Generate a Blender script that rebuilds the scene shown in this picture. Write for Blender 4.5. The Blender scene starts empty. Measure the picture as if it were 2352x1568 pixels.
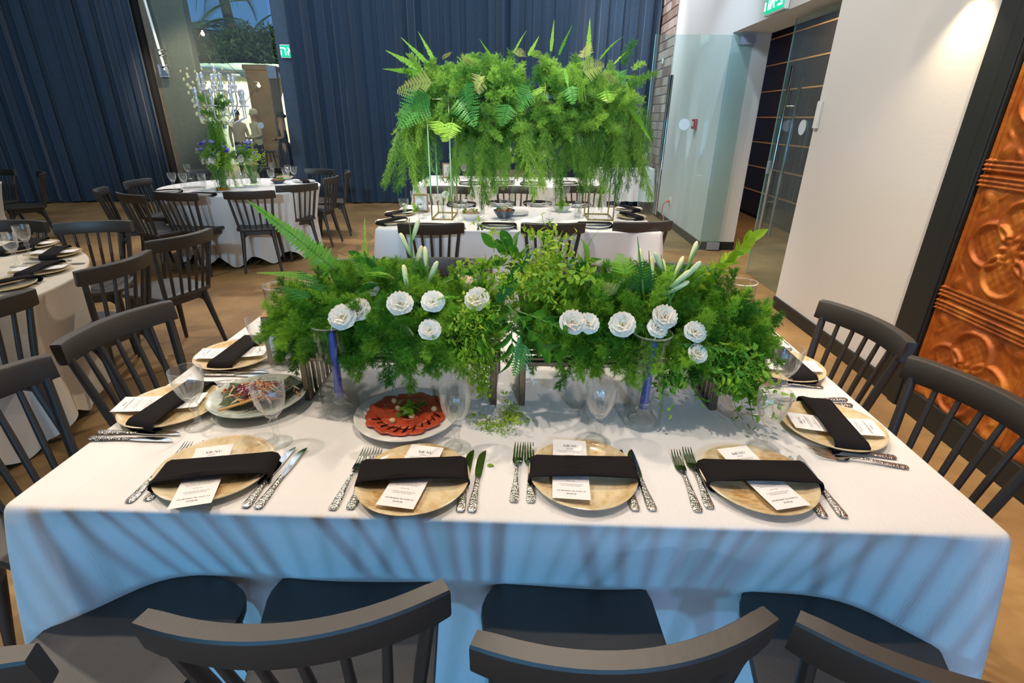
import bpy, math, random
import numpy as np
from mathutils import Matrix, Vector, Euler
rnd = random.Random(7)
nr = np.random.RandomState(11)
PI = math.pi
SC = bpy.context.scene
COL = SC.collection

# ------------------------------------------------------------------ camera
FOC, CX, CY, CH = 1186.0, 1176.0, 784.0, 1.5          # focal length in pixels of a 2352x1568 frame, eye height
_vy = np.array([1212 - CX, 270 - CY, FOC]); _vy /= np.linalg.norm(_vy)
_vz = np.array([1140 - CX, 3520 - CY, FOC]); _vz /= np.linalg.norm(_vz)
_dn = _vz - _vy * np.dot(_vz, _vy); _dn /= np.linalg.norm(_dn)
_Z = -_dn; _X = np.cross(_vy, _Z); ROT = np.stack([_X, _vy, _Z])
def _ray(px, py): return ROT @ np.array([px - CX, py - CY, FOC])
def at(px, py, z=0.75):
    d = _ray(px, py); return np.array([0, 0, CH]) + d * ((z - CH) / d[2])
def aty(px, py, y):
    d = _ray(px, py); return np.array([0, 0, CH]) + d * (y / d[1])
def atx(px, py, x):
    d = _ray(px, py); return np.array([0, 0, CH]) + d * (x / d[0])
cam_d = bpy.data.cameras.new('camera'); cam = bpy.data.objects.new('camera', cam_d); COL.objects.link(cam)
cam_d.sensor_width = 36; cam_d.lens = 36 * FOC / 2352; cam_d.clip_start = 0.05; cam_d.clip_end = 200
m = Matrix.Identity(4)
for i in range(3):
    m[i][0] = ROT[i, 0]; m[i][1] = -ROT[i, 1]; m[i][2] = -ROT[i, 2]
m[2][3] = CH
cam.matrix_world = m; SC.camera = cam

# ------------------------------------------------------------------ world, lamps, exposure
W = bpy.data.worlds.new('dusk'); SC.world = W; W.use_nodes = True
W.node_tree.nodes['Background'].inputs[0].default_value = (0.10, 0.24, 0.52, 1)
W.node_tree.nodes['Background'].inputs[1].default_value = 1.0
SC.view_settings.view_transform = 'Standard'; SC.view_settings.look = 'None'
SC.view_settings.gamma = 1; SC.view_settings.exposure = 0.0; SC.view_settings.use_curve_mapping = False
def lamp(kind, loc, tgt, power, col, size=0.1, angle=60, blend=0.4, name='lamp', sizey=None):
    d = bpy.data.lights.new(name, kind); d.energy = power; d.color = col
    if kind == 'SPOT': d.spot_size = math.radians(angle); d.spot_blend = blend; d.shadow_soft_size = size
    elif kind == 'AREA':
        d.size = size
        if sizey: d.shape = 'RECTANGLE'; d.size_y = sizey
    else: d.shadow_soft_size = size
    o = bpy.data.objects.new(name, d); COL.objects.link(o); o.location = loc
    if tgt is not None: o.rotation_euler = (Vector(tgt) - Vector(loc)).to_track_quat('-Z', 'Y').to_euler()
    return o
WARM = (1.0, 0.84, 0.68)
lamp('SPOT', (-2.3, 1.45, 4.4), (0.0, 1.2, 0.75), 235, WARM, 0.05, 66, 0.7, 'ceiling_and_fill_spot')
lamp('SPOT', (0.4, 3.1, 4.4), (0.05, 1.2, 0.75), 240, WARM, 0.045, 62, 0.7, 'ceiling_and_fill_spot')
lamp('SPOT', (0.5, 0.92, 4.5), (0.1, 0.9, 0.75), 205, WARM, 0.05, 72, 0.8, 'ceiling_and_fill_spot')
lamp('SPOT', (1.0, 7.0, 4.4), (0.0, 4.4, 1.2), 430, WARM, 0.08, 62, 0.6, 'ceiling_and_fill_spot')
lamp('SPOT', (-1.4, 2.4, 4.5), (-0.1, 4.6, 1.6), 640, (1.0, 0.9, 0.72), 0.08, 50, 0.6, 'ceiling_and_fill_spot')
lamp('SPOT', (-3.6, 8.0, 4.4), (-3.2, 5.6, 0.7), 420, WARM, 0.08, 70, 0.6, 'ceiling_and_fill_spot')
lamp('SPOT', (-4.6, 3.0, 4.5), (-3.0, 2.4, 0.7), 260, WARM, 0.08, 80, 0.7, 'ceiling_and_fill_spot')
lamp('SPOT', (-0.5, 7.3, 4.4), (-0.1, 6.6, 0.7), 260, WARM, 0.08, 80, 0.7, 'ceiling_and_fill_spot')
lamp('SPOT', (-2.2, -3.6, 0.34), (-0.7, 0.9, 0.55), 230, (0.13, 0.57, 1.0), 0.13, 62, 0.5, 'stage_and_fill_spot')
lamp('SPOT', (1.9, -3.6, 0.34), (0.4, 0.9, 0.55), 110, (0.24, 0.50, 1.0), 0.13, 64, 0.5, 'stage_and_fill_spot')
lamp('SPOT', (0.0, -4.6, 3.6), (-1.2, 9.9, 4.2), 4600, (0.58, 0.82, 1.0), 0.2, 50, 1.0, 'stage_and_fill_spot')  # unseen spot added to brighten the curtains, aimed above the tables
lamp('SPOT', (-4.0, -4.4, 3.6), (-9.0, 9.2, 3.8), 2400, (0.58, 0.82, 1.0), 0.2, 38, 0.6, 'stage_and_fill_spot')  # second added spot, only to lift the left curtain
lamp('SPOT', (-1.5, -4.4, 3.4), (-3.1, 5.3, 0.45), 700, (0.45, 0.75, 1.0), 0.06, 17, 0.5, 'stage_and_fill_spot')
lamp('SPOT', (1.2, -4.4, 3.6), (0.0, 3.9, 0.55), 520, (0.50, 0.72, 1.0), 0.06, 20, 0.5, 'stage_and_fill_spot')
lamp('AREA', (0.0, -4.2, 1.0), (0, 1, 0.5), 84, (0.20, 0.55, 1.0), 4.5, name='blue_fill', sizey=1.0)  # added soft blue fill that evens out the stripes on the front cloth
lamp('SPOT', (-0.6, 3.4, 4.6), (2.2, 3.9, 1.2), 430, (1.0, 0.90, 0.78), 0.2, 62, 0.9, 'ceiling_and_fill_spot')  # added spot that brightens the white right wall
lamp('AREA', (-2.0, 2.0, 4.7), None, 55, (1.0, 0.90, 0.78), 7.0, name='ceiling_fill')  # unseen broad fill added to raise the ambient level of the hall
lamp('AREA', (-3.5, 7.5, 4.7), None, 190, (0.80, 0.88, 1.0), 6.0, name='ceiling_fill')  # cooler added fill over the back of the hall

SC.cycles.transparent_max_bounces = 32; SC.cycles.max_bounces = 14; SC.cycles.transmission_bounces = 14; SC.cycles.glossy_bounces = 6
# ------------------------------------------------------------------ materials
def nt(name):
    m = bpy.data.materials.new(name); m.use_nodes = True
    t = m.node_tree; b = t.nodes['Principled BSDF']; return m, t, b, t.nodes.new, t.links.new
def lin(c):
    if isinstance(c, str): c = tuple(int(c[i:i + 2], 16) / 255 for i in (0, 2, 4))
    return tuple((x / 12.92 if x <= 0.04045 else ((x + 0.055) / 1.055) ** 2.4) for x in c) + (1,)
def mat(name, c, rough=0.5, metal=0.0, spec=0.5, noise=0, scale=20, bump=0, bscale=None, c2=None, emit=None, estr=0, stretch=None, coat=0, detail=4):
    m, t, b, N, L = nt(name)
    b.inputs['Base Color'].default_value = lin(c); b.inputs['Roughness'].default_value = rough
    b.inputs['Metallic'].default_value = metal; b.inputs['Specular IOR Level'].default_value = spec
    b.inputs['Coat Weight'].default_value = coat
    tc = N('ShaderNodeTexCoord'); mp = N('ShaderNodeMapping'); L(tc.outputs['Object'], mp.inputs[0])
    if stretch: mp.inputs['Scale'].default_value = stretch
    if c2:
        n = N('ShaderNodeTexNoise'); n.inputs['Scale'].default_value = scale; n.inputs['Detail'].default_value = detail
        L(mp.outputs[0], n.inputs['Vector'])
        r = N('ShaderNodeValToRGB'); r.color_ramp.elements[0].position = 0.5 - 0.5 * (1 - noise); r.color_ramp.elements[1].position = 0.5 + 0.5 * (1 - noise)
        r.color_ramp.elements[0].color = lin(c); r.color_ramp.elements[1].color = lin(c2)
        L(n.outputs['Fac'], r.inputs[0]); L(r.outputs[0], b.inputs['Base Color'])
    if bump:
        n = N('ShaderNodeTexNoise'); n.inputs['Scale'].default_value = bscale or scale; n.inputs['Detail'].default_value = 5
        L(mp.outputs[0], n.inputs['Vector'])
        bp = N('ShaderNodeBump'); bp.inputs['Strength'].default_value = bump; bp.inputs['Distance'].default_value = 0.01
        L(n.outputs['Fac'], bp.inputs['Height']); L(bp.outputs[0], b.inputs['Normal'])
    if emit:
        b.inputs['Emission Color'].default_value = lin(emit); b.inputs['Emission Strength'].default_value = estr
    return m
def leaf_mat(name, ca, cb, rough=0.45, trans=0.25, spec=0.3):
    m, t, b, N, L = nt(name)
    oi = N('ShaderNodeObjectInfo'); r = N('ShaderNodeValToRGB')
    r.color_ramp.elements[0].color = lin(ca); r.color_ramp.elements[1].color = lin(cb)
    L(oi.outputs['Random'], r.inputs[0]); L(r.outputs[0], b.inputs['Base Color'])
    b.inputs['Roughness'].default_value = rough; b.inputs['Specular IOR Level'].default_value = spec
    tr = N('ShaderNodeBsdfTranslucent'); L(r.outputs[0], tr.inputs[0])
    mx = N('ShaderNodeMixShader'); mx.inputs[0].default_value = trans
    L(b.outputs[0], mx.inputs[1]); L(tr.outputs[0], mx.inputs[2])
    L(mx.outputs[0], t.nodes['Material Output'].inputs[0]); return m
def thin_glass(name, tint, refl=1.0, rough=0.0, haze=0.0, ior=1.45):
    m, t, b, N, L = nt(name); t.nodes.remove(b)
    tr = N('ShaderNodeBsdfTransparent'); tr.inputs[0].default_value = lin(tint)
    g = N('ShaderNodeBsdfGlossy'); g.inputs['Roughness'].default_value = rough
    fr = N('ShaderNodeLayerWeight'); fr.inputs['Blend'].default_value = 0.5
    pw = N('ShaderNodeMath'); pw.operation = 'POWER'; pw.inputs[1].default_value = 4.0; L(fr.outputs['Facing'], pw.inputs[0])
    ml = N('ShaderNodeMath'); ml.operation = 'MULTIPLY_ADD'; ml.inputs[1].default_value = 0.75 * refl; ml.inputs[2].default_value = 0.045 * refl; L(pw.outputs[0], ml.inputs[0])
    mx = N('ShaderNodeMixShader'); L(ml.outputs[0], mx.inputs[0]); L(tr.outputs[0], mx.inputs[1]); L(g.outputs[0], mx.inputs[2])
    out = mx
    if haze:
        d = N('ShaderNodeBsdfDiffuse'); d.inputs[0].default_value = (0.85, 0.93, 0.95, 1)
        m2 = N('ShaderNodeMixShader'); m2.inputs[0].default_value = haze; L(mx.outputs[0], m2.inputs[1]); L(d.outputs[0], m2.inputs[2]); out = m2
    L(out.outputs[0], t.nodes['Material Output'].inputs[0]); return m
def cut_glass(name, b0=0.015, b1=.42):
    m, t, b, N, L = nt(name); t.nodes.remove(b)
    tr = N('ShaderNodeBsdfTransparent'); tr.inputs[0].default_value = (0.985, 0.995, 0.99, 1)
    df = N('ShaderNodeBsdfTranslucent'); df.inputs[0].default_value = (0.95, 0.97, 0.97, 1)
    gl = N('ShaderNodeBsdfGlossy'); gl.inputs['Roughness'].default_value = 0.05
    fr = N('ShaderNodeLayerWeight'); fr.inputs['Blend'].default_value = 0.5
    def pm(p, a, c):
        pw = N('ShaderNodeMath'); pw.operation = 'POWER'; pw.inputs[1].default_value = p; L(fr.outputs['Facing'], pw.inputs[0])
        ml = N('ShaderNodeMath'); ml.operation = 'MULTIPLY_ADD'; ml.inputs[1].default_value = a; ml.inputs[2].default_value = c; L(pw.outputs[0], ml.inputs[0]); return ml
    m1 = N('ShaderNodeMixShader'); L(pm(2.5, b1, b0).outputs[0], m1.inputs[0]); L(tr.outputs[0], m1.inputs[1]); L(df.outputs[0], m1.inputs[2])  # white share grows at grazing angles: bright edge highlights painted into the glass
    m2 = N('ShaderNodeMixShader'); L(pm(3.0, .70, .06).outputs[0], m2.inputs[0]); L(m1.outputs[0], m2.inputs[1]); L(gl.outputs[0], m2.inputs[2])
    L(m2.outputs[0], t.nodes['Material Output'].inputs[0]); return m
def cloth_mat(name, c, s=900):
    m, t, b, N, L = nt(name); b.inputs['Base Color'].default_value = lin(c); b.inputs['Roughness'].default_value = 0.85
    b.inputs['Specular IOR Level'].default_value = 0.15
    tc = N('ShaderNodeTexCoord'); mp = N('ShaderNodeMapping'); mp.inputs['Scale'].default_value = (1, 0.06, 0.06); L(tc.outputs['Object'], mp.inputs[0])
    n = N('ShaderNodeTexNoise'); n.inputs['Scale'].default_value = s * 0.5; n.inputs['Detail'].default_value = 2; L(mp.outputs[0], n.inputs['Vector'])
    n2 = N('ShaderNodeTexNoise'); n2.inputs['Scale'].default_value = 6; n2.inputs['Detail'].default_value = 2; L(tc.outputs['Object'], n2.inputs['Vector'])
    ad = N('ShaderNodeMath'); ad.operation = 'MULTIPLY_ADD'; ad.inputs[1].default_value = 2.0; L(n2.outputs['Fac'], ad.inputs[0]); L(n.outputs['Fac'], ad.inputs[2])
    bp = N('ShaderNodeBump'); bp.inputs['Strength'].default_value = 0.35; bp.inputs['Distance'].default_value = 0.004
    L(ad.outputs[0], bp.inputs['Height']); L(bp.outputs[0], b.inputs['Normal']); return m
def plate_mat(name):
    m, t, b, N, L = nt(name); b.inputs['Roughness'].default_value = 0.16; b.inputs['Coat Weight'].default_value = 0.3
    tc = N('ShaderNodeTexCoord'); oi = N('ShaderNodeObjectInfo')
    va = N('ShaderNodeVectorMath'); va.operation = 'ADD'; L(tc.outputs['Object'], va.inputs[0]); L(oi.outputs['Random'], va.inputs[1])
    mp = N('ShaderNodeMapping'); mp.inputs['Scale'].default_value = (20, 36, 20); mp.inputs['Rotation'].default_value = (0, 0, 0.5); L(va.outputs[0], mp.inputs[0])
    n = N('ShaderNodeTexNoise'); n.inputs['Scale'].default_value = 1.6; n.inputs['Detail'].default_value = 7; n.inputs['Roughness'].default_value = 0.7; L(mp.outputs[0], n.inputs['Vector'])
    n2 = N('ShaderNodeTexNoise'); n2.inputs['Scale'].default_value = 9; n2.inputs['Detail'].default_value = 3; L(va.outputs[0], n2.inputs['Vector'])
    ad = N('ShaderNodeMath'); ad.operation = 'ADD'; L(n.outputs['Fac'], ad.inputs[0]); L(n2.outputs['Fac'], ad.inputs[1])
    r = N('ShaderNodeValToRGB'); e = r.color_ramp.elements
    e[0].position = 0.36; e[0].color = lin('b98f58'); e[1].position = 0.66; e[1].color = lin('f0e4c8')
    for p, c in ((0.44, 'd8b987'), (0.53, 'e6d3ab')):
        x = e.new(p); x.color = lin(c)
    dv = N('ShaderNodeMath'); dv.operation = 'MULTIPLY'; dv.inputs[1].default_value = 0.5; L(ad.outputs[0], dv.inputs[0]); L(dv.outputs[0], r.inputs[0])
    # grey-green glaze band at the rim
    ln = N('ShaderNodeVectorMath'); ln.operation = 'LENGTH'; L(tc.outputs['Object'], ln.inputs[0])
    mr = N('ShaderNodeMapRange'); mr.inputs[1].default_value = 0.09; mr.inputs[2].default_value = 0.125; mr.inputs[4].default_value = 0.55; L(ln.outputs['Value'], mr.inputs[0])
    n3 = N('ShaderNodeTexNoise'); n3.inputs['Scale'].default_value = 22; L(va.outputs[0], n3.inputs['Vector'])
    mm = N('ShaderNodeMath'); mm.operation = 'MULTIPLY'; L(mr.outputs[0], mm.inputs[0]); L(n3.outputs['Fac'], mm.inputs[1])
    mx = N('ShaderNodeMix'); mx.data_type = 'RGBA'; L(mm.outputs[0], mx.inputs[0]); L(r.outputs[0], mx.inputs[6]); mx.inputs[7].default_value = lin('b2a684')
    L(mx.outputs[2], b.inputs['Base Color']); return m
def hammered(name):
    m, t, b, N, L = nt(name); b.inputs['Base Color'].default_value = lin('d0ccc6'); b.inputs['Metallic'].default_value = 1; b.inputs['Roughness'].default_value = 0.22
    tc = N('ShaderNodeTexCoord'); v = N('ShaderNodeTexVoronoi'); v.inputs['Scale'].default_value = 260; L(tc.outputs['Object'], v.inputs['Vector'])
    bp = N('ShaderNodeBump'); bp.inputs['Strength'].default_value = 0.9; bp.inputs['Distance'].default_value = 0.002; bp.invert = True
    L(v.outputs['Distance'], bp.inputs['Height']); L(bp.outputs[0], b.inputs['Normal']); return m
M = {}
M['black'] = mat('black_lacquer', '241f1a', 0.52, spec=1.0, bump=0.05, bscale=60)
M['cloth'] = cloth_mat('white_linen', 'e9e7e6')
M['cloth2'] = cloth_mat('ivory_linen', 'd9d0c0')
M['napkin'] = mat('black_napkin', '221f20', 0.9, spec=0.1, bump=0.25, bscale=900)
M['plate'] = plate_mat('glazed_stoneware')
M['white'] = mat('white_porcelain', 'e9e8e2', 0.15, coat=0.3)
M['steel'] = mat('polished_steel', 'd4d2ce', 0.12, metal=1)
M['hammer'] = hammered('hammered_steel')
M['paper'] = mat('white_paper', 'f1efee', 0.8, spec=0.1)
M['ink'] = mat('brown_ink', '3b2f30', 0.8)
M['glass'] = cut_glass('pressed_glass')
M['thin'] = thin_glass('clear_thin_glass', 'fdfefe', 0.9)
M['rib'] = cut_glass('ribbed_glass', 0.22, .5)
M['pane'] = thin_glass('door_glass', 'eaf5f4', 1.0, haze=0.03)
M['edge'] = mat('glass_edge', '7fb8b4', 0.2, spec=0.6)
M['candle'] = mat('blue_wax', '3c4f9c', 0.35, spec=0.4)
M['wick'] = mat('white_wick', 'e8e4da', 0.8)
M['floor'] = None
M['stand'] = mat('brushed_steel', '9c9082', 0.28, metal=1, c2='6f655a', scale=30, noise=0.3)
M['teal'] = mat('dark_teal_plastic', '0e3a3c', 0.4)
M['tube_green'] = mat('green_stem', '5d8a34', 0.5)
M['asp'] = leaf_mat('asparagus_green', '468418', 'aad440', 0.5, 0.36)
M['aspd'] = leaf_mat('asparagus_dark', '34701a', '6eaa30', 0.5, 0.3)  # darker green for mostly inner tufts, deep shade put into their colour
M['asp2'] = leaf_mat('trailing_green', '3a7828', 'a8d054', 0.5, 0.36)
M['fern'] = leaf_mat('fern_green', '62a428', 'b4dc58', 0.45, 0.35)
M['fernd'] = leaf_mat('fern_dark', '2c6a30', '5c9c4a', 0.4, 0.25)
M['fernp'] = leaf_mat('fern_pale', '9fae58', 'd8d78e', 0.5, 0.3)
M['leaf'] = leaf_mat('broad_leaf', '2f6a22', '66a434', 0.3, 0.25, 0.5)
M['leafb'] = leaf_mat('bright_leaf', '7fae22', 'c4d84a', 0.4, 0.35)
M['petal'] = leaf_mat('white_petal', 'f4ead6', 'fdf6e6', 0.6, 0.3)
M['bud'] = mat('cream_bud', 'e6dfae', 0.6)
def bud_grad():
    m = M['bud']; t = m.node_tree; N, L = t.nodes.new, t.links.new; tc = N('ShaderNodeTexCoord'); sp = N('ShaderNodeSeparateXYZ'); L(tc.outputs['Object'], sp.inputs[0])
    mr = N('ShaderNodeMapRange'); mr.inputs[1].default_value = 0.0; mr.inputs[2].default_value = 0.06; L(sp.outputs[2], mr.inputs[0]); r = N('ShaderNodeValToRGB'); e = r.color_ramp.elements
    e[0].color = lin('7fa03c'); e[1].color = lin('f2e4ae'); x = e.new(.45); x.color = lin('cdd69a'); L(mr.outputs[0], r.inputs[0]); L(r.outputs[0], t.nodes['Principled BSDF'].inputs['Base Color'])
bud_grad()
M['yellow'] = mat('flower_heart', 'a8a03a', 0.7)
M['blue'] = mat('blue_petal', '5648b0', 0.6)
M['lilac'] = mat('lilac_petal', '9c98d0', 0.6)
M['brass'] = mat('antique_brass', '9c8a56', 0.3, metal=1)
M['wood'] = mat('pale_wood', 'b78a58', 0.55, c2='9a6d40', scale=8, noise=0.3, stretch=(1, 1, 12), bump=0.1)
M['woodg'] = mat('weathered_wood', '9c9080', 0.7, c2='c0b6a6', scale=10, noise=0.3, stretch=(1, 1, 6), bump=0.2)
M['wall'] = mat('white_plaster', 'd6d3cf', 0.85, spec=0.2, bump=0.12, bscale=55)
M['base'] = mat('black_trim_paint', '1a1d1c', 0.5, bump=0.08, bscale=80)
M['dark'] = mat('dark_paint', '1b1c20', 0.8)
M['curtain'] = mat('navy_velvet', '2b3c4e', 0.85, spec=0.2, c2='1f2f40', scale=60, noise=0.4, bump=0.2, bscale=400)
M['curtain'].node_tree.nodes['Principled BSDF'].inputs['Sheen Weight'].default_value = 0.3
M['chrome'] = mat('chrome', 'dcdcdc', 0.08, metal=1)
M['skin'] = mat('skin', 'b98463', 0.5)
# ------------------------------------------------------------------ mesh helpers
class MB:
    def __init__(s): s.v = []; s.f = []
    def add(s, v, f):
        o = len(s.v); s.v += [tuple(p) for p in v]; s.f += [tuple(i + o for i in q) for q in f]; return s
    def rings(s, rings, closed=True, cap0=True, cap1=True):
        n = len(rings[0]); v = [p for r in rings for p in r]; f = []
        for i in range(len(rings) - 1):
            for j in range(n if closed else n - 1):
                k = (j + 1) % n; f.append((i * n + j, i * n + k, (i + 1) * n + k, (i + 1) * n + j))
        if cap0: f.append(tuple(range(n - 1, -1, -1)))
        if cap1: f.append(tuple((len(rings) - 1) * n + j for j in range(n)))
        return s.add(v, f)
    def box(s, a, b, bev=0.0):
        (x0, y0, z0), (x1, y1, z1) = a, b
        e = min(bev, (x1 - x0) / 2.1, (y1 - y0) / 2.1, (z1 - z0) / 2.1)
        if e <= 0:
            return s.rings([[(x0, y0, z0), (x1, y0, z0), (x1, y1, z0), (x0, y1, z0)], [(x0, y0, z1), (x1, y0, z1), (x1, y1, z1), (x0, y1, z1)]])
        def oct(i, z):
            return [(x0 + i + e, y0 + i, z), (x1 - i - e, y0 + i, z), (x1 - i, y0 + i + e, z), (x1 - i, y1 - i - e, z), (x1 - i - e, y1 - i, z), (x0 + i + e, y1 - i, z), (x0 + i, y1 - i - e, z), (x0 + i, y0 + i + e, z)]
        return s.rings([oct(e * .7, z0), oct(0, z0 + e), oct(0, z1 - e), oct(e * .7, z1)])
    def tube(s, path, r, n=8, caps=True, flat=1.0, up=None):
        P = [Vector(p) for p in path]; k = len(P)
        R = [r] * k if not hasattr(r, '__len__') else r
        rings = []; prev = None
        for i in range(k):
            t = (P[min(i + 1, k - 1)] - P[max(i - 1, 0)]).normalized()
            if prev is None:
                a = Vector(up) if up else (Vector((0, 0, 1)) if abs(t.z) < 0.9 else Vector((0, 1, 0)))
            else: a = prev
            u = (a - t * a.dot(t)).normalized(); w = t.cross(u); prev = u
            rings.append([P[i] + (u * math.cos(2 * PI * j / n) * flat + w * math.sin(2 * PI * j / n)) * R[i] for j in range(n)])
        return s.rings(rings, True, caps, caps)
    def lathe(s, prof, n=24, c=(0, 0, 0), mod=None, caps=True):
        rings = []
        for i, (r, z) in enumerate(prof):
            rings.append([(c[0] + r * (mod(i, 2 * PI * j / n) if mod else 1) * math.cos(2 * PI * j / n), c[1] + r * (mod(i, 2 * PI * j / n) if mod else 1) * math.sin(2 * PI * j / n), c[2] + z) for j in range(n)])
        return s.rings(rings, True, caps, caps)
    def grid(s, fn, nu, nv):
        v = [fn(i / nu, j / nv) for j in range(nv + 1) for i in range(nu + 1)]
        f = [(j * (nu + 1) + i, j * (nu + 1) + i + 1, (j + 1) * (nu + 1) + i + 1, (j + 1) * (nu + 1) + i) for j in range(nv) for i in range(nu)]
        return s.add(v, f)
    def mesh(s, name, m=None, smooth=True, angle=40):
        me = bpy.data.meshes.new(name); me.from_pydata([tuple(p) for p in s.v], [], s.f)
        if m: me.materials.append(M[m] if isinstance(m, str) else m)
        if smooth:
            me.shade_smooth(); 
            if angle: me.set_sharp_from_angle(angle=math.radians(angle))
        return me
    def build(s, name, m, parent=None, smooth=True, angle=40, loc=None, rot=None):
        return put(name, s.mesh(name, m, smooth, angle), parent, loc, rot)
def put(name, me, parent=None, loc=None, rot=None, scale=None):
    o = bpy.data.objects.new(name, me); COL.objects.link(o)
    if parent is not None: o.parent = parent
    if loc is not None: o.location = tuple(loc)
    if rot is not None: o.rotation_euler = rot
    if scale is not None: o.scale = scale if hasattr(scale, '__len__') else (scale,) * 3
    return o
def tag(o, label=None, cat=None, group=None, kind=None):
    if label: o['label'] = label
    if cat: o['category'] = cat
    if group: o['group'] = group
    if kind: o['kind'] = kind
    return o
def thing(name, label, cat, loc=(0, 0, 0), rz=0, group=None):
    o = bpy.data.objects.new(name, None); COL.objects.link(o); o.location = tuple(loc); o.rotation_euler = (0, 0, rz)
    o.empty_display_size = 0.05
    return tag(o, label, cat, group)
def kids(o): return [c for c in KID.get(o.name, [])]
KID = {}
def index_kids():
    KID.clear()
    for o in COL.objects:
        if o.parent: KID.setdefault(o.parent.name, []).append(o)
def copy_tree(o, parent=None):
    c = o.copy(); COL.objects.link(c)
    if parent is not None: c.parent = parent
    for ch in kids(o): copy_tree(ch, c)
    return c
def struct(o): o['kind'] = 'structure'; return o
def text(s, size, m, parent, loc, rot=(0, 0, 0), ext=0.0, name='lettering', align='CENTER', sx=1):
    key = (s, size, m, ext, align)
    if key not in TXT:
        c = bpy.data.curves.new('lettering', 'FONT'); c.body = s; c.size = size; c.align_x = align; c.align_y = 'CENTER'; c.extrude = ext; c.resolution_u = 2
        t_ = bpy.data.objects.new('lettering', c); COL.objects.link(t_); dg = bpy.context.evaluated_depsgraph_get()
        me = bpy.data.meshes.new_from_object(t_.evaluated_get(dg)); bpy.data.objects.remove(t_); bpy.data.curves.remove(c); me.materials.clear(); me.materials.append(M[m]); TXT[key] = me
    return put(name, TXT[key], parent, loc, rot, (sx, 1, 1))
TXT = {}
def facing_n(d, n, roll=0.0):
    z = Vector(d).normalized(); y = Vector(n); y = (y - z * y.dot(z)).normalized(); x = y.cross(z)
    return (Matrix((x, y, z)).transposed() @ Matrix.Rotation(roll, 3, 'Z')).to_euler()
def facing(d, roll=0.0):
    """rotation that takes local +Z to direction d"""
    return (Vector(d).to_track_quat('Z', 'Y') @ Euler((0, 0, roll)).to_quaternion()).to_euler()

# ------------------------------------------------------------------ setting
RX = 2.2          # right wall
def floor_mat():
    m, t, b, N, L = nt('stained_concrete'); b.inputs['Roughness'].default_value = 0.62; b.inputs['Specular IOR Level'].default_value = 0.35
    tc = N('ShaderNodeTexCoord'); n = N('ShaderNodeTexNoise'); n.inputs['Scale'].default_value = 1.3; n.inputs['Detail'].default_value = 9; n.inputs['Roughness'].default_value = 0.65
    L(tc.outputs['Object'], n.inputs['Vector']); r = N('ShaderNodeValToRGB'); e = r.color_ramp.elements
    e[0].position = 0.3; e[0].color = lin('6e563c'); e[1].position = 0.72; e[1].color = lin('b0905f'); x = e.new(0.5); x.color = lin('917148')
    L(n.outputs['Fac'], r.inputs[0]); L(r.outputs[0], b.inputs['Base Color'])
    bp = N('ShaderNodeBump'); bp.inputs['Strength'].default_value = 0.08; L(n.outputs['Fac'], bp.inputs['Height']); L(bp.outputs[0], b.inputs['Normal']); return m
M['floor'] = floor_mat()
struct(MB().box((-11, -6, -0.1), (4.2, 10.4, 0)).build('floor', 'floor', smooth=False))
struct(MB().box((-11, -6, 4.9), (4.2, 12, 5.0)).build('ceiling', 'dark', smooth=False))
struct(MB().box((-11.1, -6, 0), (-11, 12, 4.9)).build('wall_left', 'dark', smooth=False))
struct(MB().box((-11, -6.1, 0), (4.2, -6, 4.9)).build('wall_front', 'dark', smooth=False))
Y_J0, Y_J1, ZL, XT = 4.36, 6.52, 2.37, 2.62         # door jambs, lintel, far side of the wall
wr = MB()
wr.box((RX, -6, 0), (XT, Y_J0, 4.9)).box((RX, Y_J1, 0), (XT, 8.98, 4.9)).box((RX, Y_J0, ZL), (XT, Y_J1, 4.9)).box((RX + 0.02, 8.98, 0), (XT, 12, 4.9))
struct(wr.build('wall_right', 'wall', smooth=False))
# back wall behind the curtains and around the glass front
YB = 9.95
struct(MB().box((-11, YB, 0), (-6.62, YB + 0.2, 4.9)).box((-4.05, YB + 0.1, 0), (2.3, YB + 0.9, 4.9)).build('wall_back', 'dark', smooth=False))
# concrete piers of the glass front
M['pier'] = mat('warm_pier', '7d6f5e', 0.85, c2='6c6052', scale=14, noise=0.3, bump=0.1)
M['pierb'] = mat('grey_pier', '4f5d6c', 0.85, c2='435162', scale=14, noise=0.3, bump=0.1)
struct(MB().box((-6.62, YB + 0.12, 0), (-5.86, YB + 0.32, 4.9), 0.02).build('pillar_left', 'pier', smooth=False))
struct(MB().box((-4.27, YB - 0.12, 0), (-3.92, YB + 0.25, 4.9), 0.02).build('pillar_right', 'pierb', smooth=False))
# glass front: transom and two door leaves
def window_front():
    w = thing('window_1', 'frameless glass front between the two navy curtains', 'window'); w['kind'] = 'structure'; del w['category']
    x0, x1, zt = -6.45, -4.38, 2.17
    MB().box((x0, YB + 0.02, zt + 0.01), (x1, YB + 0.032, 4.9)).build('pane', 'pane', w, False)
    xm = (x0 + x1) / 2
    MB().box((x0, YB + 0.02, 0.01), (xm - 0.003, YB + 0.032, zt)).build('pane', 'pane', w, False)
    MB().box((xm + 0.003, YB + 0.02, 0.01), (x1, YB + 0.032, zt)).build('pane', 'pane', w, False)
    for x in (x0, x1 - 0.16): MB().box((x, YB + 0.005, zt - 0.1), (x + 0.16, YB + 0.05, zt + 0.1), 0.004).build('patch_fitting', 'steelb', w, False)
    for px in (541 - 165, 598 + 0):
        p = aty(490 if px < 500 else 598, 288, YB); MB().tube([(p[0], YB + 0.012, p[2]), (p[0], YB + 0.019, p[2])], 0.055, 20).build('round_sticker', 'sticker', w)
M['steelb'] = mat('satin_patch_fitting', 'a9b4c4', 0.4, metal=0.6)
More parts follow.
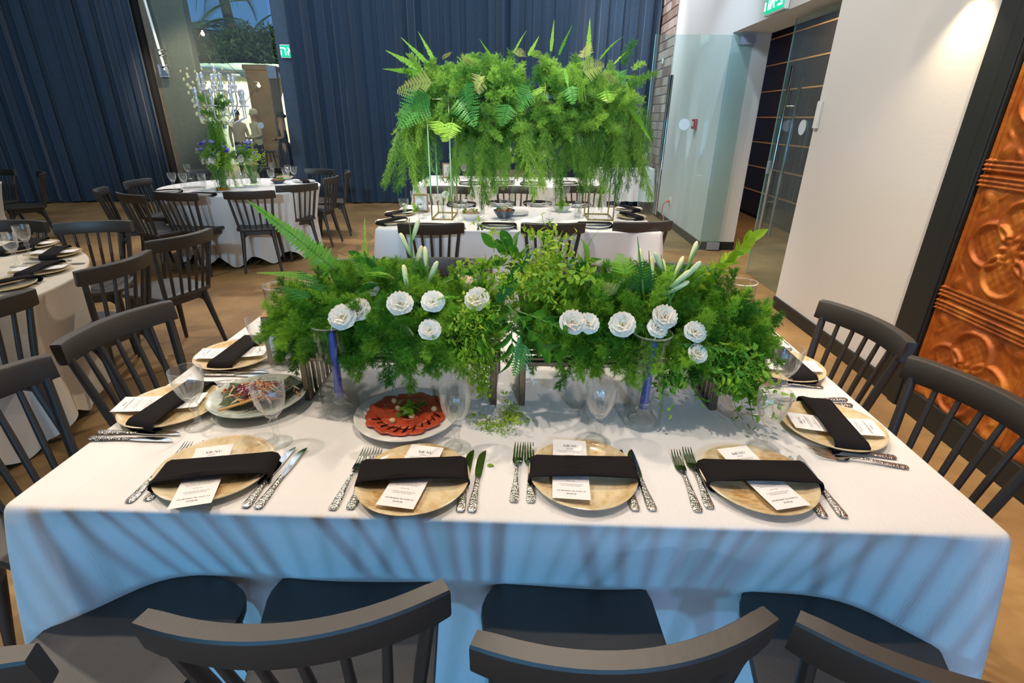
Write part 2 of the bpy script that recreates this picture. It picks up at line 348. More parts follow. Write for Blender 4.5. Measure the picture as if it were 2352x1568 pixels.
M['sticker'] = mat('frosted_sticker', 'c4d3dc', 0.7)
window_front()
lamp('SPOT', (-4.2, 8.2, 4.6), (-6.3, 10.1, 1.8), 1100, (1.0, 0.80, 0.55), 0.1, 24, 0.8, 'ceiling_and_fill_spot')  # warm spot added just to light up the left pier
p = aty(332, 0, YB - .05); q = aty(379, 161, YB - .05)
cr = thing('curtain_rod', 'white rod with fittings hanging beside the left drape', 'rod', (q[0], YB - .05, q[2])); MB().tube([(0, 0, 0), (p[0] - q[0], 0, p[2] - q[2]), ((p[0] - q[0]) * 2, 0, (p[2] - q[2]) * 2)], 0.022, 10).build('rod', 'white', cr)
for dz in (.04, .22, .30): MB().tube([(-.03, -.02, dz), (.07, -.03, dz + .02), (.10, -.02, dz - .01)], .012, 6).build('clip', 'chrome', cr)
# curtains: heavy pleated drapes
def curtain(label, pts, nf, amp, z0=0.02, z1=4.8, seed=1, lean=0.0):
    r = random.Random(seed); ph = [r.uniform(0, 6.28) for _ in range(6)]; P = [Vector((x, y, 0)) for x, y in pts]
    seg = [(P[i + 1] - P[i]).length for i in range(len(P) - 1)]; tot = sum(seg)
    def pos(u):
        d = u * tot
        for i, s_ in enumerate(seg):
            if d <= s_ or i == len(seg) - 1: return P[i].lerp(P[i + 1], d / s_), (P[i + 1] - P[i]).normalized()
            d -= s_
    def fn(u, v):
        p, t = pos(u); nrm = Vector((t.y, -t.x, 0)); a = u * nf * 2 * PI
        w = math.sin(a + 0.9 * math.sin(a * 0.31 + ph[0]) + 0.25 * math.sin(v * 3 + ph[1] + a * 0.2))
        k = amp * (0.75 + 0.4 * math.sin(a * 0.17 + ph[2])) * (0.65 + 0.35 * (1 - v))
        q = p + nrm * (w * k + 0.012 * math.sin(a * 2.7 + ph[3])) + t * (0.35 * amp * math.sin(2 * a + ph[4]))
        return (q.x, q.y, z0 + (z1 - z0) * v + 0.012 * math.sin(a + ph[5]) * (1 - v))
    return tag(MB().grid(fn, int(nf * 14), 10).build('curtain', 'curtain', None, True, 0), label, 'curtain', 'navy drapes on the back wall')
curtain('wide navy pleated drape left of the lit glass front', [(-10.9, 9.0), (-8.6, 9.15), (-6.52, 9.72)], 19, 0.085, seed=3)
curtain('wide navy pleated drape behind the hanging greenery, right of the lit glass front', [(-3.92, 9.62), (-2.6, 9.82), (0.0, 9.9), (2.16, 9.93)], 25, 0.075, seed=5)
# baseboards
struct(MB().box((RX - 0.018, 2.62, 0), (RX, Y_J0, 0.1), 0.004).build('baseboard_right', 'base', smooth=False))
struct(MB().box((RX - 0.018, Y_J1, 0), (RX, 9.8, 0.1), 0.004).box((RX, Y_J1 - 0.018, 0), (XT, Y_J1, 0.1), 0.004).build('baseboard_right', 'base', smooth=False))
# black trim and pressed copper tiles
struct(MB().box((RX - 0.03, 2.66, 0), (RX, 2.87, 4.9), 0.006).box((RX - 0.042, 2.665, 0), (RX - 0.03, 2.73, 4.9), 0.004).build('trim_1', 'base', smooth=False))
struct(MB().box((RX - 0.035, -1.0, 0), (RX, 2.66, 0.14), 0.004).build('baseboard_right', 'base', smooth=False))
def copper_mat():
    m, t, b, N, L = nt('rusted_copper'); tc = N('ShaderNodeTexCoord'); oi = N('ShaderNodeObjectInfo')
    va = N('ShaderNodeVectorMath'); va.operation = 'ADD'; L(tc.outputs['Object'], va.inputs[0]); L(oi.outputs['Random'], va.inputs[1])
    n = N('ShaderNodeTexNoise'); n.inputs['Scale'].default_value = 5; n.inputs['Detail'].default_value = 10; n.inputs['Roughness'].default_value = 0.72; L(va.outputs[0], n.inputs['Vector'])
    r = N('ShaderNodeValToRGB'); e = r.color_ramp.elements; e[0].position = 0.3; e[0].color = lin('7a3410'); e[1].position = 0.75; e[1].color = lin('e0a040'); x = e.new(0.52); x.color = lin('b4601e')
    L(n.outputs['Fac'], r.inputs[0]); L(r.outputs[0], b.inputs['Base Color']); b.inputs['Metallic'].default_value = 0.35; b.inputs['Roughness'].default_value = 0.42
    n2 = N('ShaderNodeTexNoise'); n2.inputs['Scale'].default_value = 220; L(va.outputs[0], n2.inputs['Vector'])
    bp = N('ShaderNodeBump'); bp.inputs['Strength'].default_value = 0.3; bp.inputs['Distance'].default_value = 0.003; L(n2.outputs['Fac'], bp.inputs['Height']); L(bp.outputs[0], b.inputs['Normal']); return m
M['copper'] = copper_mat()
def tile_mesh():
    n = 110; S = 0.62
    def h(u, v):
        x, y = 2 * u - 1, 2 * v - 1; z = 0.0
        ax, ay = abs(x), abs(y)
        if ay > 0.80:
            z += 0.45 + 0.35 * math.sin((ay - 0.80) / 0.2 * 3 * 2 * PI) * (1 if ay < 0.985 else 0)
        if ax > 0.86: z += 0.30 + 0.25 * math.cos((ax - 0.86) / 0.14 * 2 * PI * 1.5)
        if ax < 0.86 and ay < 0.80:
            best = 0
            for cx, cy in ((0.40, 0), (-0.40, 0), (0, 0.38), (0, -0.38)):
                d = math.hypot(x - cx, (y - cy) * 1.08)
                if math.hypot(x, y) > 0.2: best = max(best, 0.95 * math.exp(-((d - 0.34) / 0.045) ** 2))
                if d < 0.30: best = max(best, 0.42 * (1 - (d / 0.30) ** 2) + 0.1 * math.sin(40 * x) * math.sin(40 * y))
            z += best
            a = math.atan2(y, x); rr = math.hypot(x, y)
            z += 0.9 * math.exp(-(rr / 0.10) ** 2) + 0.75 * math.exp(-((rr - 0.17) / 0.05) ** 2) * (0.5 + 0.5 * math.cos(8 * a))
            dg = (ax / 0.86 + ay / 0.80) / 2; df = abs(ax / 0.86 - ay / 0.80)
            z += 0.8 * math.exp(-((dg - 0.84) / 0.10) ** 2) * math.exp(-(df / 0.16) ** 2) + 0.45 * math.exp(-((dg - 0.72) / 0.03) ** 2) * math.exp(-((df - 0.3) / 0.16) ** 2)
            z += 0.06 * math.sin(23 * x + 7 * y) * math.sin(19 * y - 5 * x)
        e = min(1, min(u, 1 - u, v, 1 - v) * 60)
        return 0.021 * z * e + 0.004 * e
    return MB().grid(lambda u, v: (-h(u, v), (0.5 - u) * S, v * S), n, n).mesh('tile', 'copper', True, 0)
cp = thing('copper_panel', 'rust-coloured pressed metal panel of quatrefoil tiles on the right wall', 'wall panel', (RX - 0.004, 0, 0))
TM = tile_mesh()
for c in range(5):
    for k in range(-1, 5): put('tile', TM, cp, (0, 2.655 - 0.31 - 0.62 * c, 0.665 + 0.62 * (k - 1)) if k > 0 or True else None)
# brick pier along the right wall, left of the doorway
bw = thing('wall_brick', 'weathered brick facing of the right wall beside the navy drape', 'wall'); del bw['category']; struct(bw)
M['brick'] = leaf_mat('old_brick', '6f5546', 'b0a096', 0.85, 0.0, 0.2)
M['mortar'] = mat('pale_mortar', 'b0aaa4', 0.9, bump=0.3, bscale=40)
MB().box((RX - 0.012, 8.98, 0), (RX + 0.02, 11.4, 4.2)).build('mortar', 'mortar', bw, False)
bm_ = MB().box((-0.02, 0.006, 0.005), (0.0, 0.274, 0.127), 0.008).mesh('brick', 'brick', False)
bh_ = MB().box((-0.02, 0.006, 0.005), (0.0, 0.134, 0.127), 0.008).mesh('brick', 'brick', False)
nb = 0
for k in range(32):
    y = 9.0; half = k % 2
    while y < 11.1 and nb < 298:
        me = bh_ if (half and y == 9.0) else bm_
        put('brick', me, bw, (RX - 0.006 - rnd.uniform(0, 0.006), y, k * 0.132 + 0.01)); y += 0.14 if me is bh_ else 0.28; nb += 1
MB().box((RX - 0.035, 9.55, 1.98 + 0.35), (RX - 0.005, 9.62, 2.06 + 0.35), 0.004).build('sensor', 'white', bw, False)
# doorway: glass leaves, fittings
def leaf(label, hinge, d, xs=.52):
    """frameless glass leaf, hinge point and unit direction towards its free edge"""
    o = thing('glass_door', label, 'door', hinge, math.atan2(d[1], d[0]), 'frameless glass door leaves'); w = 1.06; hh = ZL - 0.03
    MB().box((0.01, -0.005, 0.012), (w - 0.006, 0.005, hh)).build('pane', 'pane', o, False)
    MB().box((w - 0.006, -0.005, 0.012), (w, 0.005, hh)).build('pane_edge', 'edge', o, False)
    for z in (0.012, hh - 0.09): MB().box((0.0, -0.016, z), (0.15, 0.016, z + 0.09), 0.003).build('patch_fitting', 'steelb', o, False)
    for s in (-1, 1):
        h = MB().tube([(w - 0.22, s * 0.05, 0.44), (w - 0.22, s * 0.05, 1.95)], 0.015, 12)
        for z in (0.78, 1.62): h.tube([(w - 0.22, 0, z), (w - 0.22, s * 0.05, z)], 0.008, 8)
        h.build('pull_handle', 'chrome', o)
    MB().box((w - 0.05, -0.012, 1.02), (w - 0.006, 0.012, 1.14), 0.002).build('lock', 'steelb', o, False)
    MB().tube([(xs, -0.0055, 1.45), (xs, -0.007, 1.45)], 0.062, 24).tube([(xs, 0.0055, 1.45), (xs, 0.007, 1.45)], 0.062, 24).build('round_sticker', 'sticker', o)
    return o
leaf('closed glass door leaf with tall steel pull handles beside the plain white wall', (2.38, Y_J0 + 0.02, 0), (0.0, 1.0))
leaf('open glass door leaf standing out into the hall, in front of the fire alarm', (2.42, Y_J1 - 0.07, 0), (-1.0, 0.02), .63)
# lobby beyond the doorway
struct(MB().box((XT, 2.0, 2.9), (4.2, 12, 3.0)).build('ceiling', 'dark', smooth=False))
struct(MB().box((3.85, 1.0, 0), (3.95, 12, 3.0)).build('wall_lobby', 'dark', smooth=False))
M['panel'] = mat('dark_brown_panel', '33241c', 0.55, c2='2a1d17', scale=5, noise=0.3, bump=0.05)
M['strip'] = mat('pale_tan_strip', 'd6a670', 0.5)  # tan strips, paler than the panels around them
lb = thing('lobby_cladding', 'dark brown cladding with pale strips seen through the doorway', 'cladding', (3.846, 0, 0))
pm = MB().box((-0.02, 0, 0.0), (0, 1.2, 0.352), 0.004).mesh('panel', 'panel', False); sm = MB().box((-0.03, 0, 0), (0, 1.2, 0.02), 0.002).mesh('pale_strip', 'strip', False)
for r_ in range(7):
    for c in range(6):
        put('panel', pm, lb, (0, 2.4 + c * 1.2, r_ * 0.375 + 0.06)); put('pale_strip', sm, lb, (0, 2.4 + c * 1.2, r_ * 0.375 + 0.414))
lamp('AREA', (0.9, 8.3, 4.6), (2.2, 9.2, 1.0), 80, (0.9, 0.95, 1.0), 1.2, name='ceiling_fill')  # cool fill added to lift the dark recess near the brick
lamp('AREA', (3.2, 7.5, 2.85), None, 26, (1.0, 0.75, 0.5), 0.8, name='lobby_light')
lamp('AREA', (3.2, 3.5, 2.85), None, 10, (1.0, 0.75, 0.5), 0.8, name='lobby_light')
lamp('SPOT', (0.0, 8.2, 4.6), (2.3, 9.9, 1.7), 420, (0.95, 0.95, 1.0), 0.1, 50, 0.8, 'ceiling_and_fill_spot')  # added spot that makes the brick read lighter
# cool wall washers behind the open leaf
for y, x in ((7.6, 1.9), (8.2, 1.85)):
    lamp('SPOT', (x, y, 0.08), (RX, y, 1.6), 60, (0.72, 0.95, 1.0), 0.02, 16, 0.8, 'floor_uplight')
lamp('SPOT', (0.9, 5.6, 4.5), (2.3, 6.9, 1.0), 330, (0.68, 0.84, 1.0), 0.1, 45, 0.8, 'ceiling_and_fill_spot')  # cool spot added to brighten the wall seen through the open leaf
# ------------------------------------------------------------------ wall items on the right
def plane_box(name, m, label, cat, x, y0, y1, z0, z1, d=0.03, bev=0.004):
    o = MB().box((x - d, y0, z0), (x, y1, z1), bev).build(name, m, None, False); return tag(o, label, cat)
M['red'] = mat('red_plastic', 'b0202a', 0.35)
M['sign_green'] = mat('exit_sign_face', '12b886', 0.4, emit='14c090', estr=0.9)
M['sign_white'] = mat('exit_sign_letter', 'f4fffb', 0.4, emit='f4fffb', estr=1.6)
plane_box('intercom', 'white', 'slim white intercom on the wall edge beside the glass door', 'intercom', RX, Y_J0 + 0.0 - 0.07, Y_J0 - 0.02, 1.45, 1.64, 0.025)
fa = thing('fire_alarm', 'small red fire alarm call point on the white wall behind the glass', 'alarm', (RX, 7.38, 1.45))
MB().box((-0.045, -0.06, -0.06), (0, 0.06, 0.06), 0.006).build('housing', 'red', fa, False); MB().box((-0.05, -0.032, -0.03), (-0.045, 0.032, 0.03), 0.002).build('break_glass', 'white', fa, False)
def hsign(label, loc, rz):
    s = thing('exit_sign', label, 'sign', loc, rz, 'lit green exit signs')
    MB().box((-0.21, -0.02, -0.1), (0.21, 0.02, 0.1), 0.006).build('housing', 'white', s, False)
    MB().box((-0.195, -0.024, -0.085), (0.195, -0.02, 0.085), 0.002).build('face', 'sign_green', s, False)
    MB().box((-.05, .02, -.02), (.05, .042, .14), .003).build('bracket', 'white', s, False)
    text('\u05d4\u05d0\u05d9\u05e6\u05d9', 0.19, 'sign_white', s, (0, -0.026, 0), (PI / 2, 0, 0), 0.002)
    return s
hsign('green exit sign above the glass doorway', (RX - 0.024, 5.42, 2.475), -PI / 2)
p = aty(650, 118, 9.79); hsign('green exit sign on the grey pier, half covered by the drape', (p[0] + 0.17, 9.79, p[2]), 0.0)
p = atx(1540, 462, RX); ou = thing('wall_outlet', 'white wall outlet with an orange plug beside the brick pier', 'outlet', (RX, p[1], p[2]))
MB().box((-0.012, -0.045, -0.06), (0, 0.045, 0.06), 0.004).build('cover', 'white', ou, False)
M['orange'] = mat('orange_cord', 'd8622a', 0.5)
y0 = p[1]; z0 = p[2]
c = MB().tube([(RX - 0.012, y0, z0), (RX - 0.05, y0, z0)], 0.018, 10)
c.tube([(RX - 0.05, y0, z0), (RX - 0.10, y0 + 0.02, z0 - 0.05), (RX - 0.10, y0 + 0.05, z0 - 0.2), (RX - 0.08, y0 - 0.05, 0.12), (RX - 0.12, y0 - 0.1, 0.012), (RX - 0.3, y0 - 0.3, 0.012), (RX - 0.35, y0 - 0.9, 0.012), (RX - 0.6, y0 - 1.2, 0.012)], 0.007, 6)
tag(c.build('extension_cord', 'orange'), 'orange extension cord plugged into the outlet below the brick pier', 'cord')
# wall lamp just at the upper frame edge
p = atx(2240, -95, RX - 0.08); wl = thing('wall_lamp', 'small wall lamp high on the white wall beside the black trim', 'lamp', (RX, p[1], p[2]))
MB().box((-0.03, -0.05, -0.09), (0, 0.05, 0.09), 0.006).build('backplate', 'steelb', wl, False)
MB().tube([(-0.02, 0, 0), (-0.10, 0, 0)], 0.012, 8).build('arm', 'steelb', wl)
MB().lathe([(0.045, -0.07), (0.05, -0.07), (0.05, 0.09), (0.045, 0.09)], 20, (-0.10, 0, 0)).build('shade', 'steelb', wl)
M['bulb'] = mat('glowing_bulb', 'ffe0a8', 0.5, emit='ffd79a', estr=14)
MB().lathe([(0.004, -0.05), (0.022, -0.04), (0.026, -0.015), (0.014, 0.02), (0.004, 0.03)], 14, (-0.10, 0, 0)).build('bulb', 'bulb', wl)
lamp('SPOT', (RX - 0.10, p[1], p[2] - 0.09), (RX - 0.04, p[1], 0.3), 18, (1.0, 0.78, 0.5), 0.02, 110, 0.9, 'wall_lamp_light')
lamp('SPOT', (1.2, 0.9, 4.3), (RX, 2.2, 0.9), 620, (1.0, 0.80, 0.55), 0.1, 60, 0.9, 'ceiling_and_fill_spot')
# ------------------------------------------------------------------ dining chairs
def make_chair(label):
    t = thing('dining_chair', label, 'chair')
    # seat: rounded shield
    def outline(k, z):
        pts = []; hw, r = 0.205, 0.10
        def arc(cx, cy, r, a0, a1, n=6):
            return [(cx + r * math.cos(a0 + (a1 - a0) * i / n), cy + r * math.sin(a0 + (a1 - a0) * i / n)) for i in range(n + 1)]
        q = arc(0.105, 0.10, r, 0, PI / 2) + [(0.05, 0.207), (0, 0.209), (-0.05, 0.207)] + arc(-0.105, 0.10, r, PI / 2, PI) + arc(-0.135, -0.15, 0.055, PI, 1.5 * PI) + [(0, -0.215)] + arc(0.135, -0.15, 0.055, 1.5 * PI, 2 * PI)
        return [(x * k, y * k, z) for x, y in q]
    MB().rings([outline(.95, .42), outline(.99, .425), outline(1.0, .438), outline(.985, .449), outline(.93, .452), outline(.5, .444)]).build('seat', 'black', t, True, 50)
    MB().rings([[(x * .8, y * .8, z) for x, y, _ in outline(1, 0)] for z in (.375, .421)]).build('apron', 'black', t)
    for sx in (-1, 1):
        MB().tube([(sx * .150, .13, .42), (sx * .155, .137, .33), (sx * .178, .172, .0)], [.025, .021, .0125], 10).build('leg', 'black', t)
        MB().tube([(sx * .138, -.15, .425), (sx * .146, -.165, .32), (sx * .172, -.225, .0)], [.024, .020, .0125], 10).build('leg', 'black', t)
        b = MB()
        for sy, yy in ((1, .135), (-1, -.155)):
            b.tube([(sx * .148, yy, .30), (sx * .135, yy * .96, .355), (sx * .09, yy * .9, .382)], [.006, .013, .008], 6)
            b.tube([(sx * .15, yy, .30), (sx * .146, yy - sy * .02, .355), (sx * .14, yy - sy * .065, .382)], [.006, .013, .008], 6)
        b.build('corner_bracket', 'black', t)
    yr = lambda x: -.225 - .055 * (1 - (x / .225) ** 2)
    for i in range(7):
        u = i / 6 * 2 - 1; xb, xt = u * .155, u * .195; yb = -.185 - .02 * (1 - u * u); zt = .752; e = abs(u) > .9
        MB().tube([(xb, yb, .44), ((xb + xt) / 2, (yb + yr(xt)) / 2, .60), (xt, yr(xt), zt)], [.0125, .0135, .012] if e else [.009, .010, .008], 9, flat=1.25 if e else 1.0).build('back_post' if e else 'spindle', 'black', t)
    rings = []
    for i in range(17):
        x = -.225 + .45 * i / 16; y = yr(x); d = -2 * -.055 * x / .225 ** 2 * -1
        tx, ty = 1, 2 * .055 * x / .225 ** 2; l = math.hypot(tx, ty); nx, ny = -ty / l, tx / l
        prof = [(-.013, .742), (.011, .742), (.013, .746), (.0165, .814), (.0135, .819), (-.0145, .819), (-.018, .814), (-.017, .752), (-.0145, .748)]
        k = .93 if i in (0, 16) else 1
        rings.append([(x + nx * a * k, y + ny * a * k - (z - .742) * .12, .78 + (z - .78) * k) for a, z in prof])
    MB().rings(rings).build('top_rail', 'black', t, True, 35)
    return t
CH0 = make_chair('x'); index_kids(); used = [False]
def chair(x, y, a, label, group):
    o = CH0 if not used[0] else copy_tree(CH0)
    used[0] = True; o.location = (x, y, 0); o.rotation_euler = (0, 0, a); tag(o, label, 'chair', group); return o
def chair_rail(p1, p2, label, group, z=.815, adj=(0, 0), one=None):
    """seat a chair from two ends of its top rail (sitter's left end first), or from one end and an angle"""
    A = at(*p1, z)[:2]
    if one is None:
        B = at(*p2, z)[:2]; a = math.atan2(B[1] - A[1], B[0] - A[0]); mid = (A + B) / 2
    else:
        a = math.radians(one); mid = A + np.array([math.cos(a), math.sin(a)]) * (-.225 if p2 == 0 else .225)
    f = np.array([-math.sin(a), math.cos(a)]); c_ = mid + f * .232
    return chair(c_[0] + adj[0], c_[1] + adj[1], a, label, group)
G1 = 'black spindle chairs around the main table'
chair(-.85, .735, math.radians(-10), 'black spindle chair nearest the left front corner of the main table', G1)
chair_rail((310, 1412), (1036, 1338), 'black spindle chair in the near row, second from the left, tan light on its rail', G1)
chair_rail((1062, 1462), (1792, 1402), 'black spindle chair in the near row, third from the left, before the third plate', G1)
chair(.70, .735, math.radians(-14), 'black spindle chair in the near row at the right, its rail cut by the frame', G1)
chair_rail((398, 690), (122, 795), 'black spindle chair at the left side of the main table, the farther of two', G1)
chair_rail((115, 815), None, 'black spindle chair at the left side of the main table, the nearer of two', G1, one=-100)
chair_rail((2098, 790), (1882, 688), 'black spindle chair at the right side of the main table, standing before the white wall', G1)
chair_rail((2088, 818), 0, 'black spindle chair at the right side of the main table, standing before the copper panel', G1, one=101)
chair_rail((932, 605), None, 'black spindle chair behind the left end of the main greenery', G1, one=180)
chair_rail((1127, 602), None, 'black spindle chair behind the main greenery, its rail showing left of the middle', G1, one=179)
chair_rail((1382, 610), None, 'black spindle chair behind the main greenery, its rail showing right of the middle', G1, one=181)
chair_rail((1650, 612), None, 'black spindle chair behind the right end of the main greenery', G1, one=181)
G2 = 'black spindle chairs around the second table'
chair_rail((920, 507), (1068, 507), 'black spindle chair at the near side of the second table, left of three', G2, adj=(0, -.08))
chair_rail((1193, 507), (1345, 507), 'black spindle chair at the near side of the second table, middle of three', G2, adj=(0, -.08))
chair_rail((1397, 505), (1543, 502), 'black spindle chair at the near side of the second table, right of three', G2, adj=(0, -.08))
for pr, lb_ in (((1078, 430), 'left'), ((1232, 430), 'middle'), ((1388, 429), 'right')):
    chair_rail(pr, None, 'black spindle chair at the far side of the second table, %s of three' % lb_, G2, one=180)
G3 = 'black spindle chairs around the round table with the candelabra'
chair_rail((355, 440), (450, 443), 'black spindle chair at the near left of the candelabra table, back to the viewer', G3)
chair_rail((515, 440), (628, 437), 'black spindle chair at the near middle of the candelabra table, back to the viewer', G3)
chair_rail((632, 427), (727, 420), 'black spindle chair at the near right of the candelabra table, back to the viewer', G3)
chair_rail((735, 413), (780, 400), 'black spindle chair at the right side of the candelabra table', G3)
chair_rail((792, 398), (772, 392), 'black spindle chair behind the right side chair of the candelabra table', G3, one=108)
chair_rail((760, 390), (705, 388), 'black spindle chair at the far right of the candelabra table, facing the viewer', G3)
chair_rail((263, 440), (339, 450), 'black spindle chair at the left of the candelabra table, seat turned to the viewer', G3)
chair_rail((246, 428), (270, 434), 'dark spindle chair farthest left at the candelabra table', G3, one=-62)
chair_rail((347, 409), (304, 419), 'dark spindle chair at the left edge of the candelabra table, close to the drape', G3, one=-88)
chair_rail((500, 391), (442, 391), 'dark spindle chair behind the flower vases of the candelabra table, left one', G3)
chair_rail((650, 386), (600, 385), 'dark spindle chair behind the candelabra table, before the glass front', G3)
G4 = 'black spindle chairs around the round table at the left edge'
chair_rail((104, 510), None, 'black spindle chair at the far side of the left round table', G4, one=184)
chair_rail((300, 508), (188, 505), 'black spindle chair between the left round table and the candelabra table', G4, one=200)
chair_rail((168, 625), (302, 585), 'black spindle chair, curved rail in profile, right of the left round table', G4, one=84)
chair_rail((72, 662), 0, 'black spindle chair at the left frame edge, near side of its round table', G4, one=66)
chair_rail((331, 556), (378, 545), 'black spindle chair seen end-on between the left round table and the aisle', G4, one=72)
G5 = 'dark spindle chairs at the far left table'
chair(-6.1, 6.25, math.radians(135), 'dark spindle chair at the right of the far left table, seen from the side', G5)
chair_rail((33, 390), None, 'dark spindle chair behind the far left table, near the drape', G5, one=180)
# ------------------------------------------------------------------ tables under cloths
TZ = 0.75
def cloth(verts2, name, label, z=TZ, hem=0.03, folds=9, amp=0.03, corner=None, cflare=0.1, push=None, m='cloth', seed=1, top_seam=True, lift=0.0, N=480):
    """cloth over a convex plan outline: list of (x, y, nx, ny); falls to the hem with folds, flares at corners"""
    r = random.Random(seed); ph = [r.uniform(0, 6.28) for _ in range(5)]; n = len(verts2)
    cx = sum(v[0] for v in verts2) / n; cy = sum(v[1] for v in verts2) / n
    mb = MB(); rings = []
    def ring(t):
        R = []
        for i, (x, y, nx, ny) in enumerate(verts2):
            s = i / n * 2 * PI
            f = amp * (math.sin(folds * s + ph[0] + 0.7 * math.sin(3 * s + ph[1])) + 0.4 * math.sin(folds * 1.9 * s + ph[2])) * t ** 1.2
            d = f
            if corner: d += cflare * t ** 0.8 * max(math.exp(-(((x - a) ** 2 + (y - b) ** 2) / 0.16 ** 2)) for a, b in corner)
            if push: d -= push(x, y, t)
            zz = z - (z - hem) * t
            if lift: zz += lift * t * t * (0.5 + 0.5 * math.sin(folds * s + ph[3]))
            R.append((x + nx * d, y + ny * d, zz))
        return R
    def inner(k, dz): return [(x - nx * k, y - ny * k, z + dz) for x, y, nx, ny in verts2]
    def scaled(k): return [(cx + (x - cx) * k, cy + (y - cy) * k, z) for x, y, _, _ in verts2]
    rings = [scaled(.5), scaled(.9), inner(.012, 0), inner(.005, -.0015), inner(.0, -.006)]
    for t in [.02, .06, .12, .2, .3, .4, .5, .6, .7, .8, .9, 1.0]: rings.append(ring(t))
    mb.rings(rings, True, True, False)
    o = mb.build(name, m, None, True, 0); return tag(o, label, 'tablecloth', 'white tablecloths')
def rect_outline(x0, x1, y0, y1, r=0.03, step=0.02, rot=0.0):
    P = []
    def seg(ax, ay, bx, by, nx, ny):
        k = max(2, int(math.hypot(bx - ax, by - ay) / step))
        for i in range(k): P.append((ax + (bx - ax) * i / k, ay + (by - ay) * i / k, nx, ny))
    def arc(cx, cy, a0):
        for i in range(6):
            a = a0 + i / 6 * PI / 2; P.append((cx + r * math.cos(a), cy + r * math.sin(a), math.cos(a), math.sin(a)))
    seg(x0 + r, y0, x1 - r, y0, 0, -1); arc(x1 - r, y0 + r, -PI / 2); seg(x1, y0 + r, x1, y1 - r, 1, 0); arc(x1 - r, y1 - r, 0)
    seg(x1 - r, y1, x0 + r, y1, 0, 1); arc(x0 + r, y1 - r, PI / 2); seg(x0, y1 - r, x0, y0 + r, -1, 0); arc(x0 + r, y0 + r, PI)
    if rot:
        mx, my = (x0 + x1) / 2, (y0 + y1) / 2; c, s = math.cos(rot), math.sin(rot)
        P = [(mx + (x - mx) * c - (y - my) * s, my + (x - mx) * s + (y - my) * c, nx * c - ny * s, nx * s + ny * c) for x, y, nx, ny in P]
    return P
def circ_outline(cx, cy, r, n=360): return [(cx + r * math.cos(2 * PI * i / n), cy + r * math.sin(2 * PI * i / n), math.cos(2 * PI * i / n), math.sin(2 * PI * i / n)) for i in range(n)]
def folding_table(name, label, x0, x1, y0, y1, rot=0.0):
    t = thing(name, label, 'table', ((x0 + x1) / 2, (y0 + y1) / 2, 0), rot, 'trestle tables under the cloths'); w, d = (x1 - x0) / 2, (y1 - y0) / 2
    MB().box((-w + .012, -d + .012, .715), (w - .012, d - .012, .745), .01).build('tabletop', 'woodg', t, False)
    for sx in (-1, 1):
        for sy in (-1, 1): MB().tube([(sx * (w - .35), sy * (d - .3), .72), (sx * (w - .35), sy * (d - .3), 0)], .018, 8).build('leg', 'dark', t)
def round_table(label, cx, cy, r):
    t = thing('round_table', label, 'table', (cx, cy, 0), 0, 'round tables under the cloths')
    MB().tube([(0, 0, .715), (0, 0, .745)], r - .012, 48).build('tabletop', 'woodg', t)
    MB().lathe([(.28, 0), (.28, .02), (.05, .06), (.04, .4), (.05, .70), (.2, .715)], 20).build('pedestal', 'dark', t)
X0, X1, Y0, Y1 = -1.072, 0.985, 0.812, 1.945
folding_table('banquet_table', 'long table under the white cloth in the foreground', X0, X1, Y0, Y1)
def push1(x, y, t):
    if y < Y0 + .02: return .115 * min(1, t / .42) * (1 - math.exp(-((x - X0) / .13) ** 2)) * (1 - math.exp(-((x - X1) / .13) ** 2))
    if x > X1 - .02 or x < X0 + .02: return .05 * min(1, t / .42) * (1 - math.exp(-((y - Y0) / .16) ** 2))
    return 0
CL1 = cloth(rect_outline(X0, X1, Y0, Y1, .018), 'tablecloth', 'white cloth on the long foreground table, blue light and slat shadows on its front', folds=11, amp=.006, corner=[(X0, Y0), (X1, Y0), (X0, Y1), (X1, Y1)], cflare=.11, push=push1, seed=4)
a, b = at(853, 528), at(1512, 533); T2x0, T2x1, T2y0 = a[0] - .005, b[0] + .02, (a[1] + b[1]) / 2 + .02; T2y1 = T2y0 + 1.12
folding_table('banquet_table', 'long table under the white cloth below the hanging greenery', T2x0, T2x1, T2y0, T2y1, .03)
cloth(rect_outline(T2x0, T2x1, T2y0, T2y1, rot=.03), 'tablecloth', 'white cloth on the second table, below the hanging greenery', folds=13, amp=.018, corner=[(T2x0, T2y0), (T2x1, T2y0), (T2x0, T2y1), (T2x1, T2y1)], cflare=.08, push=lambda x, y, t: .05 * min(1, t / .4) if abs(x - (T2x0 + T2x1) / 2) < .85 and y < T2y0 + .1 else 0, seed=8)
a, b, c = at(945, 427), at(1390, 430), at(985, 402); T3x0, T3x1, T3y0 = a[0], b[0], (a[1] + b[1]) / 2; T3y1 = T3y0 + 1.15
folding_table('banquet_table', 'long table under the white cloth behind the second table', T3x0, T3x1, T3y0, T3y1)
cloth(rect_outline(T3x0, T3x1, T3y0, T3y1), 'tablecloth', 'white cloth on the third table, beyond the hanging greenery', folds=15, amp=.03, corner=[(T3x0, T3y0), (T3x1, T3y0)], cflare=.08, seed=9)
folding_table('side_table', 'narrow table against the brick pier at the back right', .95, 2.12, 9.0, 9.6)
cloth(rect_outline(.95, 2.12, 9.0, 9.6), 'tablecloth', 'pale cloth on the side table against the brick pier', folds=17, amp=.02, corner=[(.95, 9.0), (2.12, 9.0)], cflare=.04, seed=10, hem=.22)
C5 = np.array([-3.21, 5.975]); R5 = .835
C6 = np.array([-3.265, 2.047]); R6 = 1.10
C7 = np.array([-6.66, 5.40]); R7 = .88
